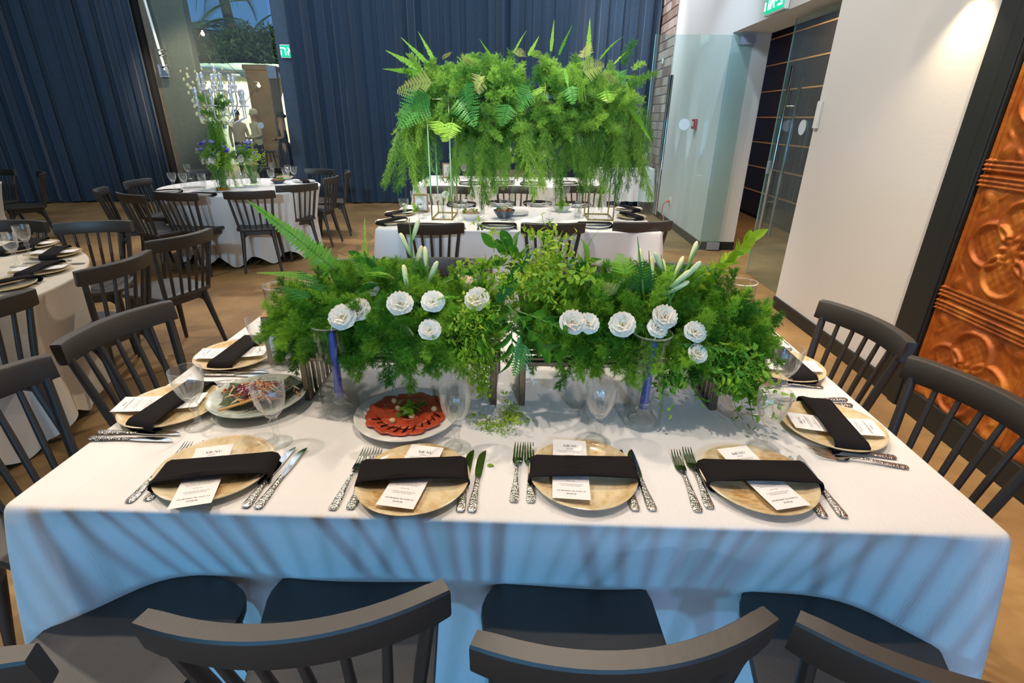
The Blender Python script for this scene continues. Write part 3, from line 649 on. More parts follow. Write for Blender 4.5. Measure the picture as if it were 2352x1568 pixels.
for cc, rr, nm, sd, mm in ((C5, R5, 'round table with the tall candelabra', 21, 'cloth'), (C6, R6, 'round table at the left edge of the hall', 22, 'cloth2'), (C7, R7, 'far left round table near the drape', 23, 'cloth2')):
    round_table(nm, cc[0], cc[1], rr)
    cloth(circ_outline(cc[0], cc[1], rr), 'tablecloth', 'white floor-length cloth on the ' + nm, folds=13, amp=.045, seed=sd, lift=.10, hem=.012, m=mm, push=lambda x, y, t: .09 * min(1, t / .5))
# ------------------------------------------------------------------ tableware prototypes
def flatsweep(mb, st, n=10):
    """st: (y, half width, half thickness, z, x)"""
    mb.rings([[(s[4] + s[1] * math.cos(2 * PI * j / n), s[0], s[3] + s[2] * math.sin(2 * PI * j / n)) for j in range(n)] for s in st]); return mb
def fork_parts(t):
    flatsweep(MB(), [(0, .006, .0012, .003, 0), (.003, .0092, .0018, .003, 0), (.012, .0102, .002, .003, 0), (.03, .0092, .002, .0035, 0), (.06, .0058, .002, .007, 0), (.09, .0038, .0019, .0095, 0), (.112, .0034, .0018, .0095, 0)]).build('handle', 'hammer', t)
    b = MB(); flatsweep(b, [(.110, .0034, .0018, .0095, 0), (.125, .0042, .0016, .0075, 0), (.134, .0105, .0012, .004, 0), (.146, .0125, .001, .0025, 0), (.156, .0125, .001, .0028, 0)])
    for i in range(4):
        x = (i - 1.5) * .0066; flatsweep(b, [(.154, .0024, .001, .0027, x), (.175, .0021, .001, .0048, x), (.195, .0017, .0009, .0092, x), (.2065, .0007, .0005, .013, x)], 6)
    b.build('tines', 'steel', t)
def knife_parts(t):
    flatsweep(MB(), [(0, .006, .002, .004, 0), (.003, .0092, .003, .004, 0), (.012, .0102, .0032, .004, 0), (.035, .0092, .0032, .004, 0), (.07, .0062, .003, .004, 0), (.105, .0058, .003, .004, 0)]).build('handle', 'hammer', t)
    v = [(.103, -.0055, .0055), (.112, -.0058, .006), (.118, -.008, .007), (.14, -.010, .0082), (.175, -.0098, .0088), (.195, -.0072, .009), (.207, -.001, .0086), (.213, .005, .0078)]
    b = MB(); b.rings([[(a, y, .0042), (a * .3 + c * .7, y, .0052), (c, y, .005), (c, y, .003), (a * .3 + c * .7, y, .003)] for y, a, c in v]); b.build('blade', 'steel', t)
def glass_mesh():
    out = [(.002, 0), (.033, 0), (.0345, .0015), (.033, .0035), (.020, .006), (.0105, .010), (.0082, .016), (.0072, .030), (.0074, .048), (.0095, .052), (.0128, .058), (.0132, .063), (.0098, .068), (.0085, .071), (.0095, .075), (.0165, .082), (.0235, .091), (.0295, .103), (.0345, .119), (.0375, .137), (.0382, .150), (.0385, .163), (.0380, .1665)]
    inn = [(.0366, .1665), (.0362, .163), (.0352, .140), (.0318, .119), (.0262, .103), (.019, .092), (.010, .086), (.002, .085)]
    prof = out + inn
    def mod(i, th):
        z = prof[i][1]
        if i < len(out) and .078 < z < .148:
            k = min(1, (z - .078) / .01) * min(1, (.152 - z) / .012); return 1 - .075 * k * (.5 + .5 * math.cos(14 * th)) ** 2
        if 9 <= i <= 12: return 1 - .06 * (.5 + .5 * math.cos(8 * th))
        return 1
    return MB().lathe(prof, 84, mod=mod).mesh('glass', 'glass', True, 50)
GM = glass_mesh()
def plate_mesh(r=.124, m='plate', seed=0, deep=.0):
    q = random.Random(seed); p1, p2 = q.uniform(0, 6), q.uniform(0, 6)
    prof = [(.002, .002), (.55 * r, .002), (.62 * r, 0), (.66 * r, .003), (.88 * r, .010), (1.0 * r, .0165), (1.003 * r, .0185), (.985 * r, .0195), (.90 * r, .0155), (.80 * r, .0115), (.6 * r, .0095), (.3 * r, .009), (.002, .009)]
    return MB().lathe(prof, 64, mod=lambda i, th: 1 + .012 * math.sin(2 * th + p1) + .008 * math.sin(3 * th + p2)).mesh('plate', m, True, 60)
PM = [plate_mesh(seed=i) for i in range(4)]; PMW = plate_mesh(m='white', seed=9)
def napkin_mesh(L=.125, w=.036, seed=0):
    """black napkin laid across the plate, ends tucked down over the rim"""
    q = random.Random(seed); sk = q.uniform(-.25, .25)
    path = [(-L + .02, -.0165), (-L - .003, -.0145), (-L - .010, -.006), (-L - .006, .004), (-L + .006, .0085), (-L * .6, .0085), (-L * .2, .0095), (L * .25, .0095), (L * .65, .0085), (L - .006, .0085), (L + .006, .004), (L + .010, -.006), (L + .003, -.0145), (L - .02, -.0165)]
    rings = []
    for i, (x, z) in enumerate(path):
        t = (path[min(i + 1, 13)][0] - path[max(i - 1, 0)][0], path[min(i + 1, 13)][1] - path[max(i - 1, 0)][1]); l = math.hypot(*t); nx, nz = -t[1] / l, t[0] / l
        ww = w * (1 + .10 * abs(x) / L); h = .0032 if 3 < i < 10 else .0022; lip = .0075 * (1 - (x / L) ** 2) if 3 < i < 10 else .0005
        pr = [(-ww, 0), (-ww - .003, h + lip * .6), (-ww + .004, h * 1.7 + lip), (-ww * .72, h * 1.4 + lip * .6), (-ww * .4, h), (0, h), (ww * .7, h * 1.1), (ww - .002, h), (ww, 0), (ww - .004, -h * .4), (0, -h * .3), (-ww * .7, -h * .3)]
        rings.append([(x + sk * y * .3 + nx * d, y, z + nz * d) for y, d in pr])
    return MB().rings(rings).mesh('napkin', 'napkin', True, 60)
NM = [napkin_mesh(seed=i) for i in range(4)]
CARD = MB().grid(lambda u, v: ((u - .5) * .080, (v - .5) * .214, .0006 + .004 * (2 * v - 1) ** 2), 2, 10)
CARDM = CARD.mesh('card', 'paper', True, 0)
def serif_menu():
    b = MB(); h = .0068; T, s = .0011, .00045
    def bar(x0, y0, x1, y1, w): 
        dx, dy = x1 - x0, y1 - y0; l = math.hypot(dx, dy); px, py = -dy / l * w / 2, dx / l * w / 2
        b.add([(x0 + px, y0 + py, 0), (x1 + px, y1 + py, 0), (x1 - px, y1 - py, 0), (x0 - px, y0 - py, 0)], [(0, 3, 2, 1)])
    def ser(x, y): bar(x - .0011, y, x + .0011, y, .0004)
    x = -.0165
    bar(x, 0, x, h, s); bar(x, h, x + .0038, 0, T); bar(x + .0038, 0, x + .0072, h, s); bar(x + .0074, 0, x + .0074, h, T); ser(x, 0); ser(x + .0074, 0); ser(x, h); ser(x + .0074, h)
    x += .0105; bar(x, 0, x, h, T); bar(x, .0002, x + .0045, .0002, s); bar(x, h / 2, x + .0036, h / 2, s); bar(x, h - .0002, x + .0045, h - .0002, s); bar(x + .0045, 0, x + .0045, .0014, s); bar(x + .0045, h, x + .0045, h - .0014, s); ser(x, 0); ser(x, h)
    x += .0082; bar(x, 0, x, h, s); bar(x, h, x + .0058, 0, T); bar(x + .0058, 0, x + .0058, h, s); ser(x, 0); ser(x, h); ser(x + .0058, h)
    x += .0088; bar(x, h, x, .0018, T); bar(x, .0018, x + .0016, .0002, T); bar(x + .0016, .0002, x + .0042, .0004, s); bar(x + .0042, .0004, x + .0056, .002, s); bar(x + .0056, .002, x + .0056, h, s); ser(x, h); ser(x + .0056, h)
    return b.mesh('title', 'ink', False)
MENU = serif_menu()
LINES = ['\u05dd\u05d9\u05d1\u05e8\u05d5\u05d7 | \u05dd\u05d9\u05d7\u05de\u05e7', '\u05ea\u05d5\u05d9\u05d1\u05d5\u05d6\u05e2 \u05d8\u05dc\u05e1 | \u05d4\u05e0\u05d9\u05d7\u05d8', '\u05ea\u05d9\u05e8\u05e7\u05d9\u05e2 \u05d4\u05e0\u05de', '\u05d0\u05e1\u05e0\u05e8\u05e4 \u05d2\u05d3 | \u05e1\u05d8\u05e7\u05e8\u05d8\u05e0\u05d0', '\u05d8\u05dc\u05e1 | \u05d3\u05e8\u05d5\u05d0', '\u05dd\u05d9\u05d7\u05d5\u05e0\u05d9\u05e7', '\u05ea\u05d5\u05e8\u05d9\u05e4 | \u05d4\u05e4\u05e7']
TITLE2 = '\u05e0\u05d5\u05d9\u05e1 \u05ea\u05d7\u05e4\u05e9\u05de \u05dc\u05e9 \u05d4\u05d5\u05d5\u05e6\u05de \u05e8\u05d1'
def menu_card(x, y, z, a, label, group, tilt=0.0, full=True):
    t = thing('menu_card', label, 'menu', (x, y, z), a, group); t.rotation_euler = (tilt, 0, a)
    put('card', CARDM, t)
    if full:
        zt = lambda yy: .0012 + .004 * (2 * yy / .214) ** 2
        def ln(s, size, yy): text(s, size, 'ink', t, (0, yy, zt(yy)), (math.atan(.004 * 8 * yy / .214 ** 2), 0, 0))
        put('title', MENU, t, (0.003, .080, zt(.083)), (.12, 0, 0))
        ln(LINES[5], .0050, .073)
        for i, yy in enumerate((.064, .059, .049, .044, .0, -.005, -.025, -.030, -.035, -.046, -.057, -.062)): ln(LINES[i % 7] + (' ' + LINES[(i + 3) % 7] if i not in (2, 9) else ''), .0037, yy)
        ln(TITLE2, .0058, -.080); ln('29.09.26', .0062, -.090)
    return t
def put_tool(kind, x, y, a, label, group, z=TZ + .0008):
    key = kind
    if key not in PROTO:
        t = thing(kind, label, kind, (x, y, z), a, group); (fork_parts if kind == 'fork' else knife_parts)(t); PROTO[key] = t; index_kids()
    else: t = copy_tree(PROTO[key])
    t.location = (x, y, z); t.rotation_euler = (0, 0, a); return tag(t, label, kind, group)
PROTO = {}
def put_glass(x, y, label, group, z=TZ, s=1.0):
    o = put('wine_glass', GM, None, (x, y, z + .0005), (0, 0, rnd.uniform(0, 6)), s); return tag(o, label, 'glass', group)
def put_plate(x, y, label, group, me=None, z=TZ, s=1.0, a=None):
    o = put('dinner_plate', me or PM[rnd.randrange(4)], None, (x, y, z + .0006), (0, 0, rnd.uniform(0, 6) if a is None else a), s); return tag(o, label, 'plate', group)
def put_napkin(x, y, a, label, group, z=TZ + .0205, i=None, s=(1, 1, 1)):
    o = put('napkin', NM[rnd.randrange(4) if i is None else i], None, (x, y, z), (0, 0, a), s); return tag(o, label, 'napkin', group)
def dirang(p, q):
    A, B = at(*p, TZ + .004), at(*q, TZ + .004); return A, math.atan2(B[1] - A[1], B[0] - A[0]) - PI / 2
GT = 'hammered steel cutlery on the main table'
# name of the setting, plate px, napkin ends px, card centre px + its up direction (deg), forks, knives (handle end, tip)
SET = [
 ('leftmost near plate', (497, 1072), (372, 1090), (622, 1068), (465, 1097), 17, [((293, 1153), (440, 1018)), ((335, 1148), (465, 1030))], [((562, 1165), (672, 1028)), ((590, 1167), (702, 1025))]),
 ('second near plate from the left', (950, 1097), (836, 1080), (1066, 1072), (944, 1098), -8, [((762, 1170), (845, 1035)), ((803, 1168), (872, 1030))], [((1057, 1174), (1082, 1032)), ((1083, 1175), (1110, 1032))]),
 ('third near plate from the left', (1340, 1085), (1226, 1068), (1452, 1072), (1310, 1082), -3, [((1180, 1152), (1193, 1020)), ((1220, 1153), (1215, 1022))], [((1460, 1172), (1420, 1030)), ((1500, 1172), (1442, 1028))]),
 ('rightmost near plate', (1740, 1097), (1610, 1080), (1864, 1085), (1752, 1100), 14, [((1605, 1175), (1548, 1035)), ((1632, 1167), (1573, 1028))], [((1893, 1188), (1805, 1040)), ((1940, 1188), (1825, 1040))]),
 ('right side nearer plate', (1912, 976), (1868, 917), (1960, 1030), (1915, 975), 82, [((2058, 1049), (1880, 1033)), ((2086, 1072), (1905, 1048))], [((1945, 917), (1800, 917)), ((1957, 930), (1835, 928))]),
 ('right side farther plate', (1800, 838), (1772, 800), (1850, 872), (1800, 838), 84, [((1890, 888), (1752, 884)), ((1885, 880), (1748, 876))], [((1818, 802), (1700, 800))]),
 ('left side nearer plate', (395, 929), (330, 972), (458, 884), (370, 925), -80, [((462, 880), (545, 876)), ((470, 888), (548, 884))], [((225, 992), (427, 995)), ((205, 1006), (414, 1010))]),
 ('left side farther plate', (540, 813), (508, 838), (588, 776), (535, 810), -80, [], [((462, 853), (593, 853)), ((466, 860), (583, 862))]),
]
GP = 'place settings of the main table'
for i, (nm, pp, n0, n1, cc, ca, fk, kn) in enumerate(SET):
    P_ = at(*pp, TZ + .015); put_plate(P_[0], P_[1], 'round cream and ochre stoneware plate, ' + nm + ' of the main table', 'stoneware plates on the main table')
    oy = (.0, -.012, -.013, -.009, 0, 0, 0, 0)[i]; A, B = at(*n0, TZ + .02) + np.array([0, oy, 0]), at(*n1, TZ + .02) + np.array([0, oy, 0]); a = math.atan2(B[1] - A[1], B[0] - A[0])
    n_ = put_napkin((A[0] + B[0]) / 2, (A[1] + B[1]) / 2, a, 'folded black napkin tucked around the ' + nm + ' of the main table', 'black napkins on the main table', i=i % 4)
    n_.scale = (max(.9, min(1.12, (math.hypot(*(B - A)[:2]) / .27))), 1.0, 1)
    c_ = at(*cc, TZ + .022); u_ = .010 if i < 4 else 0; menu_card(c_[0] - u_ * math.sin(math.radians(ca)), c_[1] + u_ * math.cos(math.radians(ca)), TZ + .0215, math.radians(ca), 'printed white menu card on the ' + nm + ' of the main table', 'menu cards on the main table')
    for j, (p0, p1) in enumerate(fk):
        A, an = dirang(p0, p1); put_tool('fork', A[0], A[1], an, 'hammered steel fork at the %s, %s' % (nm, ('outer', 'inner')[j]), GT)
    for j, (p0, p1) in enumerate(kn):
        A, an = dirang(p0, p1); put_tool('knife', A[0], A[1], an, 'hammered steel knife at the %s, %s' % (nm, ('inner', 'outer')[j] if len(kn) > 1 else 'only one in view'), GT)
GLS = 'fluted wine glasses on the main table'
for px, lb_ in (((639, 1017), 'fluted wine glass in front of the slaw dish'), ((1050, 1029), 'fluted wine glass at the right edge of the carpaccio platter'), ((1371, 1016), 'fluted wine glass between the third plate and the right candle'), ((1750, 1034), 'fluted wine glass behind the fourth near plate, in front of another glass'), ((1787, 918), 'fluted wine glass beside the farther right side plate'), ((458, 979), 'fluted wine glass on the left, between side plate and slaw dish'), ((613, 839), 'fluted wine glass farthest left, before the wooden number block')):
    g = at(*px); put_glass(g[0], g[1], lb_, GLS)
# ------------------------------------------------------------------ candles in glass cylinders
def hurricane(px, label, candle=True, h=.262, r=.049, z=TZ):
    g = at(*px) if len(px) == 2 else px
    o = MB().lathe([(.002, 0), (r, 0), (r, .004), (r, h * .5), (r, h), (r - .0025, h), (r - .0025, .006), (.002, .006)], 48).build('glass_cylinder', 'thin', None, True, 50); o.location = (g[0], g[1], z + .0006)
    MB().lathe([(r + .0002, h - .003), (r + .0004, h + .0006), (r - .0026, h + .0006), (r - .0028, h - .003)], 48, caps=False).build('rim', 'rib', o)
    tag(o, label, 'candle holder', 'clear glass cylinders')
    if candle:
        k = thing('candle_holder', 'ribbed glass candlestick inside the ' + label.split(' around')[0], 'candlestick', (g[0], g[1], z + .0075))
        pr = [(.002, 0), (.030, 0), (.031, .004), (.026, .010), (.014, .016), (.012, .020), (.018, .027), (.020, .034), (.015, .042), (.013, .048), (.019, .053), (.0195, .057), (.0125, .057), (.0125, .04), (.002, .038)]
        MB().lathe(pr, 48, mod=lambda i, th: 1 - (.05 * (.5 + .5 * math.cos(16 * th)) if 2 < i < 10 else 0)).build('body', 'rib', k)
        c = thing('taper_candle', 'unlit blue taper candle in the ' + label.split(' around')[0], 'candle', (g[0], g[1], z + .047), 0, 'blue taper candles')
        MB().lathe([(.0112, 0), (.0112, .02), (.0104, .10), (.0092, .17), (.0078, .186), (.0035, .194), (.001, .196)], 16).build('wax', 'candle', c)
        MB().tube([(0, 0, .192), (.001, 0, .203), (.003, 0, .209)], .0014, 6).build('wick', 'wick', c)
        c.rotation_euler = (0.02, rnd.uniform(-.03, .03), 0)
    return o
M['rimglass'] = mat('bright_glass_rim', 'dfe6e0', 0.1, spec=0.8)
hurricane((785, 945), 'left front glass cylinder around a blue candle')
hurricane((1473, 970), 'right front glass cylinder around a blue candle')
hurricane((672, 829), 'clear glass cylinder behind the left end of the greenery', False)
hurricane((1672, 812), 'clear glass cylinder behind the right end of the greenery', False)
hurricane((1105, 745), 'clear glass cylinder behind the middle of the greenery', False)
# wooden number block with a print
q0 = at(625, 835); nb_ = thing('table_number_block', 'weathered wooden block frame at the left end of the greenery', 'block', (q0[0] + .045, q0[1] + .02, TZ), .25)
MB().box((-.055, -.022, 0.0005), (.055, .022, .165), .003).build('block', 'woodg', nb_, False); MB().box((-.055, -.022, .165), (.055, .022, .169), .001).build('top_edge', 'wood', nb_, False)
MB().box((-.04, -.0235, .02), (.04, -.022, .15)).build('print', 'paper', nb_, False)
# ------------------------------------------------------------------ food on the main table
M['beef'] = mat('raw_beef', 'a2301e', 0.3, c2='cc5a38', scale=38, noise=0.25, spec=0.6, bump=0.15, bscale=80)
M['balsamic'] = mat('balsamic', '240c0a', 0.15, spec=0.7)
M['garlic'] = mat('garlic_confit', 'e6c890', 0.35, spec=0.5)
M['arugula'] = leaf_mat('arugula', '3f6f1c', '8aa83a', 0.45, 0.25)
M['speckle'] = mat('speckled_grey_glaze', 'c9ccbe', 0.2, c2='8d9886', scale=34, noise=0.35, coat=0.3)
M['nori'] = mat('nori', '2e3a16', 0.5, c2='48561f', scale=60, noise=0.2, bump=0.4, bscale=90)
M['carrot'] = mat('orange_shreds', 'd98a3c', 0.5); M['cabbage'] = mat('red_cabbage', '7a2350', 0.45); M['cream'] = mat('cream_shreds', 'e6cfa4', 0.5)
M['stick'] = mat('bread_stick', 'd8a860', 0.6)
def curved_leaf(L, Wd, fold=.25, curl=.4, n=6, wav=0.0, tipp=1.0, lob=0.0):
    """leaf blade along +Z, width X, midrib fold, bending towards -Y"""
    mb = MB(); rows = []
    for i in range(n + 1):
        s = i / n; w = Wd * .5 * (math.sin(PI * min(1, s ** .8)) ** .8 if 0 < s < 1 else 0.04) * (1 + lob * math.sin(s * 18)); a = curl * s
        z = L * (math.sin(a) / curl if curl else s); y = -L * ((1 - math.cos(a)) / curl if curl else 0)
        wv = wav * math.sin(s * 14)
        rows.append([(-w, y + fold * w + wv, z), (-w * .5, y + fold * w * .3, z), (0, y, z), (w * .5, y + fold * w * .3, z), (w, y + fold * w - wv, z)])
    return mb.rings(rows, False, False, False)
P_ = np.array([-.306, 1.185]); pf = thing('serving_platter', 'white round platter under the beef carpaccio', 'platter', (P_[0], P_[1], TZ))
pr = [(.002, .003), (.08, .003), (.085, 0), (.09, .003), (.125, .013), (.137, .021), (.1375, .023), (.134, .0235), (.110, .0165), (.088, .0125), (.002, .011)]
MB().lathe(pr, 72).build('dish', 'white', pf, True, 60)
cb = thing('beef_carpaccio', 'red beef carpaccio with arugula and garlic on the white platter', 'food', (P_[0], P_[1], TZ + .0118))
def slice_mesh(seed):
    q = random.Random(seed); p1, p2 = q.uniform(0, 6), q.uniform(0, 6)
    b = MB(); R_ = [[(r * .043 * (1 + .07 * math.sin(3 * t + p1) + .04 * math.sin(7 * t + p2)) * math.cos(t), r * .043 * (1 + .07 * math.sin(3 * t + p1) + .04 * math.sin(7 * t + p2)) * math.sin(t) * .85, z + .0012 * math.sin(2 * t + p2) * r) for t in [2 * PI * i / 22 for i in range(22)]] for r, z in ((.3, .002), (.85, .0022), (1, .0014), (1, .0), (.5, -.0006))]
    return b.rings(R_).mesh('beef_slice', 'beef', True, 0)
SL = [slice_mesh(i) for i in range(3)]; k = 0
for ring, n, el in ((.068, 13, .16), (.034, 8, .10), (.0, 1, .0)):
    for i in range(n):
        t = 2 * PI * i / n + ring * 5; o = put('beef_slice', SL[k % 3], cb, (ring * math.cos(t), ring * math.sin(t), .002 + (.075 - ring) * .07 + (i % 3) * .001), (0, 0, t)); o.rotation_euler = Euler((.07 * math.sin(i * 2.1), -el, t)); k += 1
for i in range(11):
    t = 3.45 + i * .26; P = [(r * math.cos(t + k_ * .12) * 1.0, r * math.sin(t + k_ * .12), z) for k_, (r, z) in enumerate(((.100, .0065), (.086, .0095), (.070, .0125 if i % 2 else .0118)))]
    MB().tube(P, [.0008, .0022 + .0012 * (i % 3), .0008], 6, flat=.4).build('balsamic_drizzle', 'balsamic', cb)
for i in range(5):
    t = [2.4, .3, 4.35, 2.9, 5.6][i]; r = [.07, .072, .055, .03, .03][i]
    put('garlic_clove', MB().lathe([(.001, 0), (.006, .002), (.0085, .007), (.006, .013), (.001, .017)], 10).mesh('garlic_clove', 'garlic'), cb, (r * math.cos(t), r * math.sin(t), .013), (1.4, 0, t))
AR = [curved_leaf(.034, .018, .2, .9, 8, .0015, lob=.30).mesh('arugula_leaf', 'arugula', True, 0) for _ in range(1)][0]
for i in range(26):
    t = rnd.uniform(0, 6.28); r = rnd.uniform(0, .034); put('arugula_leaf', AR, cb, (r * math.cos(t) + .005, r * math.sin(t) + .005, .012 + rnd.uniform(0, .014)), facing((math.cos(t * 3), math.sin(t * 3), rnd.uniform(.0, .7)), rnd.uniform(-.8, .8)), rnd.uniform(.8, 1.25))
B_ = np.array([-.736, 1.245]); sb = tag(MB().lathe([(.002, .003), (.06, .003), (.065, 0), (.07, .003), (.108, .017), (.126, .030), (.127, .0325), (.123, .033), (.104, .022), (.07, .0125), (.002, .011)], 72, mod=lambda i, t: 1 + .02 * math.sin(2 * t + 1)).build('serving_bowl', 'speckle', None, True, 60), 'shallow grey-green speckled dish holding the slaw', 'bowl'); sb.location = (B_[0], B_[1], TZ + .0006)
sl = thing('cabbage_slaw', 'purple and orange shredded slaw on nori sheets in the speckled dish', 'food', (B_[0], B_[1], TZ + .0135))
for dx, dy, rz, s in ((-.045, .0, .25, 1.0), (.055, .045, -.5, .85)):
    put('nori_sheet', MB().grid(lambda u, v: ((u - .5) * .085 + .003 * math.sin(9 * v), (v - .5) * .12 + .003 * math.sin(8 * u), .010 + .012 * (2 * u - 1) ** 2 + .006 * (2 * v - 1) ** 2), 6, 8).mesh('nori_sheet', 'nori', True, 0), sl, (dx, dy, .002), (.05, -.1, rz), s)
for nm, mm, n in (('carrot_shreds', 'carrot', 110), ('cabbage_shreds', 'cabbage', 110), ('radish_shreds', 'cream', 100)):
    b = MB()
    for i in range(n):
        r = abs(rnd.gauss(0, .5)) * .066; t = rnd.uniform(0, 6.28); x, y = .008 + r * math.cos(t) * 1.3, r * math.sin(t) * .8; z = .020 + max(0, .034 * (1 - r / .08)) + rnd.uniform(-.004, .004); a = rnd.uniform(0, 6.28); l = rnd.uniform(.010, .024)
        b.tube([(x - l * math.cos(a), y - l * math.sin(a), z - .004), (x, y, z + .003), (x + l * math.cos(a + .6), y + l * math.sin(a + .6), z - .003)], [.0012, .0026, .0012], 4)
    tag(b.build(nm, mm, sl), kind='stuff')
MB().tube([(-.045, -.115, .034), (.0, -.07, .033), (.03, -.035, .034)], .0038, 6).build('bread_stick', 'stick', sl)
# ------------------------------------------------------------------ plant prototypes
def tris(name, V, m):
    V = np.asarray(V, dtype=np.float32).reshape(-1, 3); n = len(V) // 3; me = bpy.data.meshes.new(name)
    me.vertices.add(len(V)); me.vertices.foreach_set('co', V.ravel()); me.loops.add(n * 3); me.loops.foreach_set('vertex_index', np.arange(n * 3, dtype=np.int32))
    me.polygons.add(n); me.polygons.foreach_set('loop_start', np.arange(0, n * 3, 3, dtype=np.int32)); me.polygons.foreach_set('loop_total', np.full(n, 3, dtype=np.int32))
    me.update(); me.validate(); me.materials.append(M[m]); return me
def unit(a): return a / np.maximum(np.linalg.norm(a, axis=-1, keepdims=True), 1e-9)
def blade_tris(p, d, L, w, rs):
    s = unit(np.cross(d, rs.normal(size=d.shape))) * (w / 2); return np.stack([p - s, p + s, p + d * L], 1)
def plume(name, m, L=.11, nb=24, lb=.036, nodes=5, k=7, nl=.013, w=.0013, bend=.25, el=1.0, seed=0, hang=False):
    """feathery asparagus sprig along +Z: branchlets with bursts of needles"""
    rs = np.random.RandomState(seed); out = []
    def axis(s): return np.array([.12 * L * math.sin(2.2 * s), -bend * L * s * s, L * s])
    for i in range(10):
        a, b = axis(i / 10), axis((i + 1) / 10); d = b - a; out.append(blade_tris(a[None], unit(d)[None], np.linalg.norm(d) * 1.3, .0018, rs)); out.append(blade_tris(a[None], unit(d)[None], np.linalg.norm(d) * 1.3, .0018, rs))
    for i in range(nb):
        s = .08 + .92 * i / nb; az = i * 2.399 + rs.uniform(-.4, .4); l = lb * (1 - .55 * s ** 2) * rs.uniform(.65, 1.15) * (min(1, .45 + 1.5 * s) if not hang else 1); e = el * (1 - .35 * s) + rs.uniform(-.15, .15)
        d = np.array([math.cos(az) * math.sin(e), math.sin(az) * math.sin(e), math.cos(e)]); p0 = axis(s)
        out.append(blade_tris(p0[None], d[None], l, .0009, rs))
        for j in range(nodes):
            q = p0 + d * l * ((j + 1) / nodes); nd = unit(d[None] * .75 + unit(rs.normal(size=(k, 3))) * 1.0)
            out.append(blade_tris(np.repeat(q[None], k, 0), nd, (nl * rs.uniform(.7, 1.2, (k, 1))), w, rs))
    q = axis(1.0); nd = unit(np.array([[0, -.3, 1.]]) + unit(rs.normal(size=(14, 3))) * .8); out.append(blade_tris(np.repeat(q[None], 14, 0), nd, nl * 1.3, w, rs))
    return tris(name, np.concatenate(out), m)
SPR = [plume('asparagus_sprig', 'asp', seed=i, L=.10 + .015 * i, nb=34, lb=.036, nodes=6, k=9, nl=.0125, w=.00115) for i in range(3)]
SPD = [plume('asparagus_tuft', 'aspd', seed=5 + i, L=.10 + .015 * i, nb=34, lb=.036, nodes=6, k=8) for i in range(2)]
TRL = [plume('trailing_strand', 'asp2', seed=20 + i, L=.46 + .1 * i, nb=60, lb=.12, nodes=8, k=5, nl=.022, w=.0030, bend=.2, el=.85, hang=True) for i in range(3)]
PUF = [plume('asparagus_plume', 'asp2', seed=30 + i, L=.20, nb=34, lb=.075, nodes=6, k=6, nl=.022, w=.003, bend=.3) for i in range(3)]
def sword(name, m, L=.25, W=.05, n=34, curl=.8, seed=0, tw=.25):
    q = random.Random(seed); b = MB()
    def ax(s): 
        a = curl * s; return (0, -L * (1 - math.cos(a)) / curl if curl else 0, L * math.sin(a) / curl if curl else L * s)
    b.tube([ax(i / 10) for i in range(11)], [.0016 * (1.2 - i / 10) for i in range(11)], 4)
    for i in range(n):
        s = .06 + .93 * i / n; p = ax(s); l = W * .5 * min(1, .55 + s * 2.2) * (1 - max(0, s - .35) / .65 * .93) * q.uniform(.88, 1.08); hw = L / n * .56; a = curl * s
        T = Vector((0, -math.sin(a), math.cos(a))); Nn = Vector((0, math.cos(a), math.sin(a)))
        for sx in (-1, 1):
            dz = .28 + q.uniform(-.1, .1); up = q.uniform(-tw, tw)
            D = (Vector((sx, 0, 0)) + T * dz + Nn * up).normalized(); P0 = Vector(p); tip = P0 + D * l - Nn * l * .12
            b.add([P0 - T * hw * .5, P0 + T * hw * .8, P0 + D * l * .55 + T * hw, tip, P0 + D * l * .5 - T * hw * .75], [(0, 4, 3, 2), (0, 2, 1)])
    return b.mesh(name, m, True, 0)
SW = [sword('sword_fern_frond', 'fern', seed=i, curl=c, W=.048) for i, c in enumerate((.25, .7, 1.3))]
SWD = [sword('sword_fern_frond', 'fernd', seed=9, curl=.5, W=.07, n=26)]
def leather(name, m, L=.2, n=11, curl=.5, seed=0):
    q = random.Random(seed); b = MB()
    def ax(s):
        a = curl * s; return Vector((0, -L * (1 - math.cos(a)) / curl, L * math.sin(a) / curl))
    b.tube([ax(i / 8) for i in range(9)], [.0014 * (1.2 - i / 8) for i in range(9)], 4)
    for i in range(n + 1):
        s = .16 + .82 * i / n; l = L * .40 * (1 - (s - .16) / .86) ** .85 + .008; a = curl * s; T = Vector((0, -math.sin(a), math.cos(a))); Nn = Vector((0, math.cos(a), math.sin(a)))
        for sx in (-1, 1):
            D = (Vector((sx, 0, 0)) + T * .62 - Nn * q.uniform(.0, .25)).normalized(); S_ = Nn.cross(D).normalized(); P0 = ax(s); k = max(3, int(9 * l / (L * .4))); c = []; e1 = []; e2 = []
            for j in range(k + 1):
                u = j / k; w = L * .052 * (1 - u) ** .7 * (.35 + .65 * min(1, u * 6 + .3)); p = P0 + D * l * u - Nn * l * .12 * u * u; d = l / k
                c.append(p)
                if j < k: e1 += [p + S_ * w * .42, p + S_ * w + D * d * .75]; e2 += [p - S_ * w * .42, p - S_ * w + D * d * .75]
            for j in range(k):
                b.add([c[j], c[j + 1], e1[2 * j + 1], e1[2 * j]], [(0, 1, 2, 3)]); b.add([c[j], e2[2 * j], e2[2 * j + 1], c[j + 1]], [(0, 1, 2, 3)])
    return b.mesh(name, m, True, 0)
LE = [leather('leather_fern_frond', 'fernd', seed=1), leather('leather_fern_frond', 'fern', seed=2, curl=.9), leather('leather_fern_frond', 'fernp', seed=3, curl=.7)]
LF = {k: curved_leaf(.075, .028, .35, .7, 7, .001).mesh('leaf', k, True, 0) for k in ('leaf', 'leafb')}
LFT = curved_leaf(.020, .010, .3, .5, 4).mesh('leaflet', 'leafb', True, 0)
